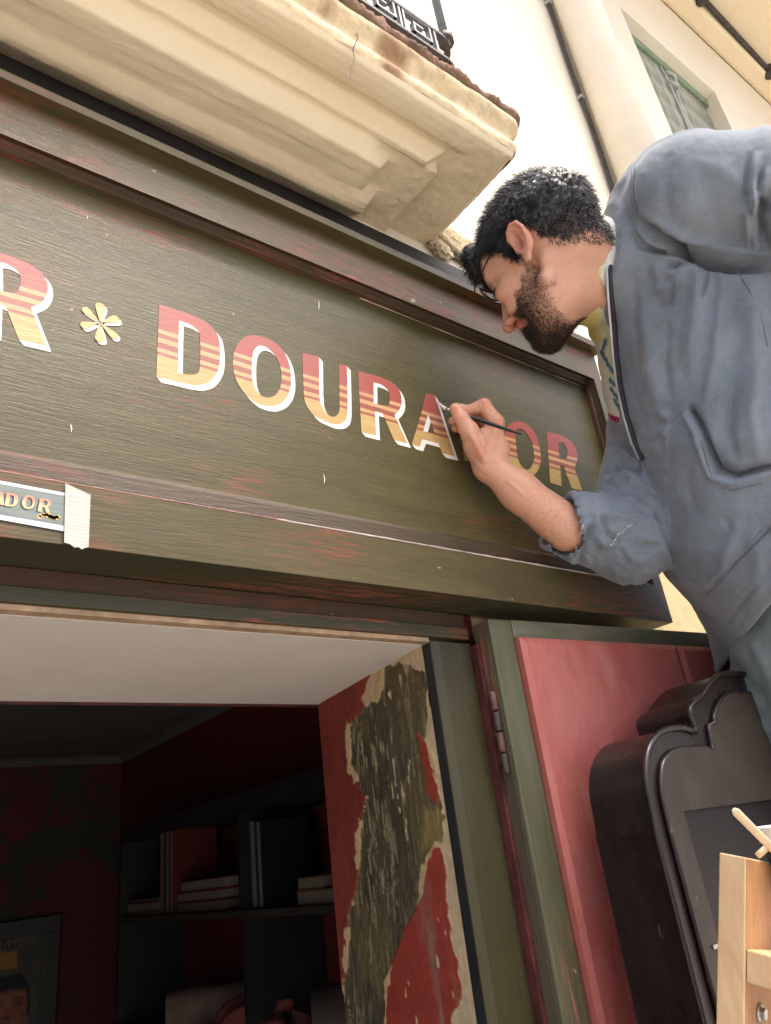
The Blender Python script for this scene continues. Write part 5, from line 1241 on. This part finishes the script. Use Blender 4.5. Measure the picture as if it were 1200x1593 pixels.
# eyebrows and lashes
wb = np.exp(-((Uc-3.5-.15*(LAc-2))/.5)**2)*((LAc > 1.2) & (LAc < 5.2) & (Fc > 6)); pke = RNG.choice(len(Fc), 900, p=wb/wb.sum())
De = nrm_f[pke]*.4+loc_dir(np.full(900, -.2), np.full(900, .1), np.sign(hc_[pke, 2]))*.9+RNG.normal(0, .2, (900, 3)); De /= np.linalg.norm(De, axis=1)[:, None]
strands('eyebrow', area_c[pke], De, np.full(900, .008), .00035, M['beard'], .15, 3, 9)
wl = np.exp(-((Uc-.85)/.16)**2)*((LAc > 1.6) & (LAc < 4.6) & (Fc > 7)); pkl = RNG.choice(len(Fc), 260, p=wl/wl.sum())
strands('eyelash', area_c[pkl], (loc_dir(np.full(260, .9), np.full(260, -.45), np.sign(hc_[pkl, 2])*.25)), np.full(260, .008), .00025, M['hair'], .05, 3, 10)
# glasses
gl = thing('glasses', 'thin dark framed glasses worn by the bearded man', 'glasses', c2w(h2c([.10, .012, 0])))
hp_ = lambda F, U, L: c2w(h2c(np.array([F, U, L])/100))
for s in (1, -1):
    MB().tube([hp_(-2.4, 1.5, s*8.0), hp_(-1.6, 3.2, s*8.0), hp_(-.2, 3.9, s*7.9), (hp_(5, 3.0, s*7.5)), hp_(9.4, 2.3, s*6.9), hp_(9.9, 2.1, s*6.5)], [.0012]*6, 8).build('temple', M['brush'], gl, True)
    rim = [hp_(9.7-.5*abs(math.cos(a))*(1 if math.cos(a)*1 > 0 else .2), 1.6+.95*np.sign(math.sin(a))*abs(math.sin(a))**.7, s*(3.4+2.7*np.sign(math.cos(a))*abs(math.cos(a))**.7)) for a in np.linspace(0, 2*math.pi, 29)]
    MB().tube(rim, .0014, 8).build('rim', M['brush'], gl, True)
m_, nt_, b_ = newmat('clear_lens', .02); b_.inputs['Transmission Weight'].default_value = 1; b_.inputs['IOR'].default_value = 1.02; M['lens'] = m_
for s in (1, -1):
    cpt = hp_(10.0, 1.0, s*3.5); rim = [hp_(9.55, 1.6+.85*np.sign(math.sin(a))*abs(math.sin(a))**.7, s*(3.3+2.4*np.sign(math.cos(a))*abs(math.cos(a))**.7)) for a in np.linspace(0, 2*math.pi, 25)[:-1]]
    MB().extr(rim, (hp_(10.7, 0, 0)-hp_(10.6, 0, 0))).build('lens', M['lens'], gl)
MB().tube([hp_(10.8, 1.8, .7), hp_(11.0, 2.0, 0), hp_(10.8, 1.8, -.7)], .0013, 8).build('bridge', M['brush'], gl, True)

# ---- paint brush
tipw = at(682, 625, -.0016)
fing = P(707, 640, 1.094); tail = P(812, 676, 1.045); dirb = (tail-fing)/np.linalg.norm(tail-fing)
pb_ = thing('paintbrush', 'thin black handled lettering brush loaded with white paint in the raised hand', 'paintbrush', fing)
ferr = fing-dirb*.008
MB().tube([ferr, fing, fing+dirb*.03, fing+(tail-fing)*.5, fing+(tail-fing)*.85, tail], [.0024, .0027, .0033, .0031, .0022, .0011], 10).build('handle', M['brush'], pb_, True)
MB().tube([ferr-dirb*.006, ferr+dirb*.001], [.0020, .0025], 10).build('ferrule', M['steel'], pb_, True)
f0 = ferr-dirb*.006
MB().tube([f0, f0*.7+tipw*.3+np.array([0, 0, -.0022]), f0*.35+tipw*.65+np.array([0, 0, -.0025]), tipw], [.0022, .0026, .0021, .0007], 8).build('bristles', M['bristle'], pb_, True)

# ---- clothes
def prof_sdf(G, rows, zc, b, cx_half, ytop=None):
    """trunk-like volume: at each image row the left outline, half width and half depth"""
    ky = (796.5-np.array([r[0] for r in rows]))/FPX*np.array(zc); o = np.argsort(ky)
    left = ((np.array([r[1] for r in rows])-600)/FPX*np.array(zc))[o]; ky = ky[o]; zz_ = np.array(zc)[o]; bb = np.array(b)[o]; aa = np.array(cx_half)[o]
    y = G[1]; L = np.interp(y, ky, left); A_ = np.interp(y, ky, aa); B_ = np.interp(y, ky, bb); Z_ = np.interp(y, ky, zz_)
    x = (G[0]-L-A_)/A_; z = (G[2]-Z_)/B_; k = (np.abs(x)**2.3+np.abs(z)**2.3)**(1/2.3)
    return (k-1)*np.minimum(A_, B_), ky
rowsH = [(262, 990), (300, 958), (345, 946), (400, 944), (450, 946), (500, 951), (560, 957), (600, 962), (650, 973), (700, 990), (750, 1004), (800, 1017), (850, 1028), (900, 1050), (950, 1096), (1000, 1124), (1050, 1136)]
zcH = [1.15, 1.15, 1.155, 1.16, 1.16, 1.16, 1.155, 1.155, 1.14, 1.12, 1.12, 1.115, 1.11, 1.11, 1.11, 1.11, 1.11]
bH = [.10, .12, .14, .15, .155, .16, .165, .168, .17, .17, .168, .166, .165, .165, .165, .165, .165]
aH = [.10, .12, .13, .135, .14, .142, .145, .147, .15, .15, .15, .15, .15, .15, .145, .14, .14]
hemA, hemB = pt(1136, 1020, 1.0), pt(1225, 903, 1.0)
def hoodie_sdf(G):
    d, ky = prof_sdf(G, rowsH, zcH, bH, aH)
    d = smax(d, G[1]-ky[-1], .05)
    # shoulder mass
    d = smin(d, cone(G, pt(1062, 312, 1.115), pt(1045, 325, 1.19), .088, .08), .05); d = smin(d, cone(G, pt(1010, 400, 1.12), pt(1030, 520, 1.12), .055, .06), .03)
    # hem: cut by a plane through the hem line and the eye
    nx, ny_ = (hemB-hemA)[1], -(hemB-hemA)[0]; l_ = math.hypot(nx, ny_); nx, ny_ = nx/l_, ny_/l_
    hemd = ((G[0]/G[2]-hemA[0])*nx+(G[1]/G[2]-hemA[1])*ny_)
    hemd = -hemd if ((pt(1100, 700, 1)[0]-hemA[0])*nx+(pt(1100, 700, 1)[1]-hemA[1])*ny_) > 0 else hemd
    d = smax(d, hemd, .004)
    hc1 = smax(cone(G, pt(962, 412, 1.135), pt(1015, 430, 1.15), .0875, .094), -((G[0]-pt(946, 425, 1.09)[0])*.990+(G[1]-pt(946, 425, 1.09)[1])*(-.14)), .006)
    d = smin(d, hc1, .02)
    # near sleeve
    sl_ = cone(G, pt(1068, 312, 1.06), pt(1200, 308, 1.03), .0875, .086)
    sl_ = smin(sl_, cone(G, pt(1200, 308, 1.03), pt(1330, 330, 1.0), .086, .078), .02)
    sl_ = smin(sl_, cone(G, pt(1330, 330, 1.0), pt(1390, 480, .98), .078, .06), .03)
    d = smin(d, sl_, .008)
    # far sleeve: shoulder -> elbow -> rolled cuff
    ar = cone(G, pt(1040, 470, 1.26), pt(1030, 660, 1.24), .085, .082)
    ar = smin(ar, cone(G, pt(1030, 660, 1.24), pt(985, 818, 1.14), .080, .068), .03)
    ar = smin(ar, cone(G, pt(985, 818, 1.14), pt(972, 852, 1.12), .066, .052), .02)
    ar = smin(ar, cone(G, pt(985, 838, 1.12), pt(905, 820, 1.10), .060, .049), .025)
    ar = smin(ar, cone(G, pt(905, 820, 1.10), pt(868, 812, 1.095), .049, .046), .015)
    # cuff cut and hollow
    cdir = pt(905, 838, 1.09)-pt(857, 810, 1.09); cdir /= np.linalg.norm(cdir); c0_ = pt(860, 814, 1.09)
    cutd = -((G[0]-c0_[0])*cdir[0]+(G[1]-c0_[1])*cdir[1]+(G[2]-c0_[2])*cdir[2])
    ar = smax(ar, cutd+.0016*np.sin(G[1]*230+G[2]*170)+.0012*np.sin(G[1]*610-G[2]*410), .004)
    ar = smax(ar, -cone(G, pt(820, 780, 1.085), pt(885, 822, 1.09), .040, .041), .003)
    d = smin(d, ar, .012)
    return d
V5, Q5 = nets(hoodie_sdf, (.225, -.26, .86), (.72, .58, 1.36), .0031)
V5 = relax(V5, Q5, 3, .5); N5 = vert_normals(V5, Q5); p5 = proj(V5); near5 = np.clip(-N5[:, 2]*1.6+.25, 0, 1)
base5 = V5.copy()
def ridge(pl, wd, amp, fade=True):
    """long soft fold along a line on the near side; strongest in its middle"""
    global V5
    pl = [tuple(map(float, p)) for p in pl]
    d = segd(p5, pl); P0 = np.array(pl[0]); P1 = np.array(pl[-1]); e = P1-P0; s = ((p5-P0)@e)/(e@e)
    k = np.clip(1.15-np.abs(2*s-1)**2.5, 0, 1) if fade else 1
    V5 = V5+N5*(np.exp(-(d/wd)**2)*amp*1.5*near5*k)[:, None]
def fold(pl, wd, amp, side=(0, 1)):
    """a crease with a raised roll beside it"""
    ridge(pl, wd*.55, -amp*1.0); off = np.array(side)*wd*1.3; ridge([(x+off[0], y+off[1]) for x, y in pl], wd, amp*.8)
# armpit and shoulder
ridge([(1000, 348), (1035, 374), (1078, 398), (1132, 412), (1215, 416)], 9, -.022); ridge([(993, 330), (1030, 352), (1075, 376), (1130, 391), (1215, 395)], 9, .006)
ridge([(995, 345), (1040, 375), (1095, 398)], 5, -.005)
fold([(1000, 383), (1030, 392), (1060, 394), (1090, 392)], 7, .007, (-.2, 1))
ridge([(1042, 420), (1058, 408), (1075, 400)], 9, -.006); ridge([(1035, 440), (1025, 430), (1012, 415)], 8, .004)
ridge([(1106, 400), (1112, 440), (1108, 500)], 9, -.006); ridge([(1090, 400), (1088, 450), (1078, 530), (1072, 600)], 13, .006)
ridge([(1130, 410), (1150, 520), (1140, 640), (1120, 760)], 16, -.0045); ridge([(1165, 440), (1170, 560), (1150, 700)], 18, .005)
ridge([(1000, 470), (1010, 560), (1030, 650)], 13, .004); ridge([(985, 420), (990, 520), (1002, 620)], 8, -.003)
fold([(1166, 240), (1160, 290), (1168, 340), (1170, 392)], 8, .008, (1, 0)); fold([(1185, 260), (1178, 300), (1200, 330)], 7, .008, (1, .2))
ridge([(1195, 295), (1182, 340), (1188, 392)], 9, -.016); ridge([(1178, 285), (1166, 335), (1170, 385)], 8, .010); ridge([(1010, 410), (1050, 425), (1082, 415)], 8, .006); ridge([(1020, 455), (1045, 450), (1070, 430)], 9, .006); ridge([(1050, 440), (1040, 470), (1020, 480)], 6, -.005); ridge([(1086, 402), (1094, 430), (1092, 470)], 5, -.008); ridge([(985, 360), (1000, 385), (1030, 400)], 5, -.006); ridge([(1080, 250), (1130, 270), (1160, 300)], 14, .003); ridge([(1040, 240), (1035, 300), (1045, 350)], 12, -.0022); ridge([(1110, 240), (1100, 300), (1120, 370)], 16, -.0025)
for k in range(14):
    a = RNG.uniform(1000, 1180), RNG.uniform(430, 900); b_2 = (a[0]+RNG.normal(0, 22), a[1]+RNG.uniform(50, 120)); ridge([a, ((a[0]+b_2[0])/2+RNG.normal(0, 8), (a[1]+b_2[1])/2), b_2], RNG.uniform(6, 12), RNG.choice([-1, 1])*RNG.uniform(.0012, .0025))
ridge([(992, 340), (1010, 356), (1040, 374), (1078, 394)], 3.5, -.012); ridge([(1075, 394), (1130, 408), (1215, 412)], 4.5, -.014)
ridge([(990, 352), (1010, 372), (1045, 392)], 6, .007); ridge([(1008, 385), (1035, 394), (1062, 393), (1086, 388)], 3.5, -.009); ridge([(1035, 420), (1048, 412), (1062, 402)], 3.2, -.007)
ridge([(1098, 400), (1101, 425), (1096, 452)], 4, -.008); ridge([(1186, 300), (1180, 335), (1184, 380)], 3.5, -.008)
ridge([(1120, 470), (1112, 560), (1096, 640)], 9, .0045); ridge([(1040, 500), (1034, 560), (1040, 620)], 7, -.003); ridge([(975, 540), (990, 620), (1012, 690)], 5, -.0028); ridge([(1180, 560), (1168, 640), (1180, 720)], 9, .0045); ridge([(1140, 600), (1136, 670), (1146, 720)], 7, -.004)
# zip side roll, seams
ridge([(992, 232), (984, 262), (985, 310), (993, 338)], 2.2, -.0028, False)
# pocket: edge, flap and stitched corners
pocket = [(1004, 700), (1040, 665), (1070, 634), (1085, 665), (1098, 705), (1110, 738), (1140, 748), (1185, 736), (1230, 730), (1230, 850), (1195, 822), (1150, 870), (1098, 922), (1060, 880), (1030, 790)]
pd = polydist(p5[:, 0], p5[:, 1], pocket); V5 = V5+N5*((np.clip(.5-pd/7, 0, 1))*.0042*near5)[:, None]
op = [(1072, 640), (1088, 668), (1101, 706), (1113, 736), (1142, 745), (1186, 733), (1215, 728)]
ridge([(x+4, y-4) for x, y in op], 4.2, -.017, False); ridge([(x-4, y+7) for x, y in op], 5, .0035, False)
ridge([(1100, 700), (1120, 726), (1150, 736), (1200, 724)], 9, -.005)
ridge([(1004, 703), (1042, 665), (1069, 636)], 2.4, -.0025, False); ridge([(1098, 922), (1150, 868), (1200, 818)], 2.8, -.003, False)
ridge([(1020, 800), (1048, 870), (1098, 922)], 3.0, -.0030, False); ridge([(1012, 800), (1038, 868), (1085, 925), (1108, 948)], 6, .004, False)
ridge([(1106, 945), (1122, 975), (1134, 1010)], 6, .004)
ridge([(1120, 985), (1160, 930), (1215, 870)], 3, -.002, False)
# far sleeve folds
far = (p5[:, 0] < 1042) & (p5[:, 1] > 640)
for pl_, w_, a_ in (([(940, 738), (970, 728), (1005, 732)], 5, -.006), ([(938, 752), (975, 745), (1010, 752)], 5, .005), ([(945, 772), (985, 768), (1020, 790)], 5, -.005), ([(928, 795), (960, 806), (1000, 812)], 5, .005), ([(932, 800), (945, 830), (968, 850)], 4, -.005), ([(925, 800), (925, 830), (940, 852)], 4, .004), ([(965, 700), (1000, 715), (1020, 745)], 7, .004), ([(960, 690), (985, 700), (1012, 720)], 5, -.005), ([(985, 790), (1010, 800), (1030, 812)], 5, -.004), ([(985, 850), (1010, 850), (1028, 846)], 5, -.003), ([(893, 870), (898, 840), (912, 808)], 5, .006), ([(902, 875), (908, 842), (920, 812)], 3, -.006), ([(884, 862), (890, 835), (904, 802)], 3, -.004)):
    ridge(pl_, w_, a_)
cr = vnoise(p5[:, 0]/55+p5[:, 1]/160, p5[:, 1]/150+9, 82, 3, .5); V5 = V5+N5*((np.abs(cr-.5)*2)*.0055*near5)[:, None]
cr = vnoise(p5[:, 0]/26-p5[:, 1]/30, p5[:, 1]/26+p5[:, 0]/60+40, 83, 3, .5); V5 = V5+N5*((np.abs(cr-.5)*2)*.010*(far & (p5[:, 0] > 850))*near5)[:, None]
V5 = V5+N5*((vnoise(p5[:, 0]/9, p5[:, 1]/9, 81, 3)-.5)*.0016)[:, None]; V5 = relax(V5, Q5, 1, .35)
def cloth_mat(name, col, col2, worn):
    m, nt, b = newmat(name, .92, .12)
    c = mix(nt, ramp(nt, noise(nt, 9, 6, .68), [(.3, 0), (.7, 1)]), col, col2)
    c = mix(nt, ramp(nt, noise(nt, 420, 3, .8), [(.45, 0), (.75, .32)]), c, worn); c = mix(nt, ramp(nt, noise(nt, 3.2, 5, .7, (1, 1, 1), .8, (2, 5, 1)), [(.45, 0), (.75, .45)]), c, worn)
    nt.links.new(c, b.inputs['Base Color']); b.inputs['Sheen Weight'].default_value = .25; b.inputs['Sheen Roughness'].default_value = .5
    bump(nt, b, noise(nt, 520, 4, .7), .35, .0008); bump(nt, b, noise(nt, 60, 4, .6), .18, .002); return m
M['hoodie'] = cloth_mat('faded_grey_blue_fleece', (.112, .136, .168), (.190, .220, .258), (.28, .32, .36))
hood = body_mesh('hoodie', V5, Q5, M['hoodie'], person)
def on_cloth(px, py, lift=.001):
    d = np.hypot(*(p5-np.array([px, py])).T); c_ = np.where((d < 7) & (N5[:, 2] < .05))[0]
    if len(c_) == 0: c_ = np.array([d.argmin()])
    t = V5[c_, 2]; k = c_[t < t.min()+.02]; w = 1/(d[k]+.8); tt = (V5[k, 2]*w).sum()/w.sum()
    return P(px, py, tt-lift)
def dense(pl, step=6):
    out = []
    for a, b in zip(pl[:-1], pl[1:]):
        n = max(1, int(math.hypot(b[0]-a[0], b[1]-a[1])/step)); out += [(a[0]+(b[0]-a[0])*i/n, a[1]+(b[1]-a[1])*i/n) for i in range(n)]
    return out+[pl[-1]]
M['seam'] = cloth_mat('seam_thread', (.085, .095, .12), (.12, .13, .16), (.2, .22, .25)); M['fray'] = simple('frayed_white_thread', (.55, .55, .55), .9, .2, 60, .2)
for pl_, mt_, r_2 in (([(987, 258), (985, 285), (986, 308), (994, 336)], 'seam', .0007), ([(983, 258), (981, 285), (982, 310), (989, 338)], 'seam', .0006), ([(1006, 704), (1043, 668), (1068, 641)], 'seam', .0007), ([(1012, 706), (1046, 673), (1068, 652)], 'seam', .0006), ([(1100, 926), (1150, 872), (1198, 824)], 'seam', .0007), ([(1096, 920), (1146, 865), (1194, 816)], 'seam', .0006), ([(1090, 684), (1096, 705), (1110, 752), (1135, 764), (1186, 752)], 'seam', .0006),
        ([(1140, 412), (1165, 450), (1185, 495), (1194, 540)], 'seam', .0007)):
    q = [on_cloth(*p, .0004) for p in dense(pl_, 4)]; q = [q[0]]+[(q[i-1]+q[i]*2+q[i+1])/4-fw*.0007 for i in range(1, len(q)-1)]+[q[-1]]; MB().tube(q, r_2, 5).build('seam', M[mt_], hood, True)
for pl_ in ([(894, 862), (899, 842), (905, 826), (909, 812)], [(938, 838), (945, 846), (953, 849)], [(953, 846), (960, 834), (972, 824), (984, 815)], [(846, 842), (852, 822), (862, 806)]):
    dn = dense(pl_, 2.2); q = [on_cloth(x+RNG.normal(0, .8), y+RNG.normal(0, .8), .001) for x, y in dn]; MB().tube(q, [abs(RNG.normal(.0004, .0003))+.0002 for _ in q], 5).build('frayed_edge', M['fray'] if pl_[0][0] != 846 else M['seam'], hood, True)

# t-shirt
rowsT = [(330, 936), (370, 927), (420, 921), (480, 915), (515, 922), (540, 934), (580, 940), (610, 942), (650, 955), (685, 978), (740, 1010), (800, 1030), (900, 1090)]
nT = len(rowsT)
def shirt_sdf(G):
    d, ky = prof_sdf(G, rowsT, [1.19]*nT, [.07, .08, .085, .09, .095, .10, .10, .10, .10, .10, .10, .10, .10], [.10]+[.14]*(nT-1))
    d = smax(d, G[1]-ky[-1], .02)
    a_, b2_ = pt(926, 424, 1.145), pt(990, 440, 1.18); col_ = cone(G, a_, b2_, .0800, .083)
    n_ = np.array([.984, -.176, .0]); a3 = pt(922, 425, 1.09)
    col_ = smax(col_, -((G[0]-a3[0])*n_[0]+(G[1]-a3[1])*n_[1]+(G[2]-a3[2])*n_[2]), .003)
    return smin(d, col_, .01)
V6, Q6 = nets(shirt_sdf, (.24, -.11, 1.0), (.50, .50, 1.34), .0038); V6 = relax(V6, Q6, 2); p6 = proj(V6)
t6 = np.ones((len(V6), 3))*np.array([.62, .62, .58]); X6, Y6 = p6.T
lx = np.interp(Y6, [r[0] for r in rowsT], [r[1] for r in rowsT]); dx_ = X6-lx
yel = (np.clip((np.interp(Y6, [330, 370, 420, 480, 525], [6, 12, 16, 20, 14])-dx_)/2.5, 0, 1)*(Y6 < 530))[:, None]; t6 = t6*(1-yel)+np.array([.62, .56, .20])*yel
pal = (np.clip((dx_-0)/10, 0, 1)*(Y6 > 500)*(Y6 < 600))[:, None]*.6; t6 = t6*(1-pal)+np.array([.58, .60, .36])*pal
for (x0_, y0_), (x1_2, y1_2) in (((944, 528), (936, 548)), ((937, 549), (944, 562)), ((946, 566), (954, 580)), ((949, 590), (958, 600)), ((951, 604), (962, 622)), ((955, 622), (964, 636))):
    m6 = segd(p6, [(x0_, y0_), (x1_2, y1_2)]) < 2.6; t6[m6] = (.06, .16, .24)
mg = (segd(p6, [(948, 650), (990, 672)]) < 7.5); t6[mg] = (.34, .035, .10)
N6 = vert_normals(V6, Q6)
V6 = V6+N6*((vnoise(X6/14, Y6/20, 91, 3)-.5)*.006+np.where(yel[:, 0] > .5, .0022, 0))[:, None]
M['shirt'] = attr_mat('tshirt_cotton', .9, 200, .2, .0006)[0]
body_mesh('tshirt', V6, Q6, M['shirt'], person, t6)
# zip along the hoodie edge
zipl = [(944, 350), (944, 372), (945, 400), (947, 450), (951, 500), (956, 560), (961, 600), (972, 650), (984, 690), (996, 716)]
zd_ = dense(zipl, 5); zts = np.array([((on_cloth(x+5, y, 0)-CAM)@MC.T)[2] for x, y in zd_]); zts = np.convolve(np.pad(zts, 6, 'edge'), np.ones(13)/13, 'valid')-.003
zw = [P(x-3.0, y, t_) for (x, y), t_ in zip(zd_, zts)]
MB().tube([w_+RT*.0022-fw*.001 for w_ in zw], .0032, 6, flat=.6).build('zip_tape', simple('maroon_zip_tape', (.16, .03, .05), .8, .2, 90, .3), hood, True)
zo = MB()
for i in range(0, len(zw)-1):
    for k in (0, .33, .66):
        c_ = zw[i]*(1-k)+zw[i+1]*k-fw*.004; zo.add([c_+RT*a*.0016+UP*b*.0006+fw*c__*.001 for a in (-1, 1) for b in (-1, 1) for c__ in (-1, 1)], [(0, 1, 3, 2), (4, 6, 7, 5), (0, 4, 5, 1), (2, 3, 7, 6), (0, 2, 6, 4), (1, 5, 7, 3)])
zo.build('zip_teeth', M['steel'], hood)
M['ziptape'] = simple('dark_zip_facing', (.03, .032, .045), .85, .2, 90, .3)
MB().tube([w_+RT*.006-fw*.003 for w_ in zw], .0040, 8, flat=.8).build('zip_facing', M['ziptape'], hood, True)
# jeans
def jeans_sdf(G):
    d = cone(G, pt(1250, 940, 1.10), pt(1278, 1030, 1.085), .115, .108)
    d = smin(d, cone(G, pt(1266, 1030, 1.05), pt(1316, 1300, .99), .110, .076), .02)
    d = smin(d, cone(G, pt(1312, 1300, .99), pt(1290, 1640, .98), .070, .052), .03)
    d2 = smin(cone(G, pt(1250, 1010, 1.17), pt(1290, 1300, 1.15), .095, .072), cone(G, pt(1290, 1300, 1.15), pt(1270, 1700, 1.12), .07, .052), .03)
    return smin(d, d2, .02)
V7, Q7 = nets(jeans_sdf, (.42, -.85, .85), (.82, .05, 1.32), .0055); V7 = relax(V7, Q7, 3); N7 = vert_normals(V7, Q7); p7 = proj(V7); X7, Y7 = p7.T
for pl_, w_, a_ in (([(1142, 1030), (1160, 1060), (1190, 1090)], 7, -.006), ([(1150, 1060), (1170, 1110), (1200, 1150)], 9, .006), ([(1160, 1110), (1185, 1140), (1210, 1155)], 6, -.006), ([(1170, 1000), (1190, 1040), (1210, 1090)], 9, .005), ([(1178, 1160), (1200, 1180), (1230, 1190)], 8, -.005)):
    V7 = V7+N7*(np.exp(-(segd(p7, pl_)/w_)**2)*a_)[:, None]
V7 = V7+N7*((vnoise(X7/18, Y7/18, 93, 4)-.5)*.008)[:, None]
M['jeans'] = cloth_mat('faded_green_grey_denim', (.085, .115, .115), (.15, .185, .18), (.26, .30, .29))
jn = body_mesh('jeans', V7, Q7, M['jeans'], person)
# shoes standing on the lower tread
for tq, nm in ((0.98, 'shoe'), (1.12, 'shoe')):
    b3 = P(1290 if tq < 1 else 1270, 1680, tq); d_ = -RT*.22
    MB().tube([b3+RT*.05, b3+d_*.3, b3+d_*.8, b3+d_], [.045, .043, .038, .02], 14, flat=.8).build(nm, simple('worn_shoe_leather', (.05, .04, .03), .6, .2, 20, .2), person, True)
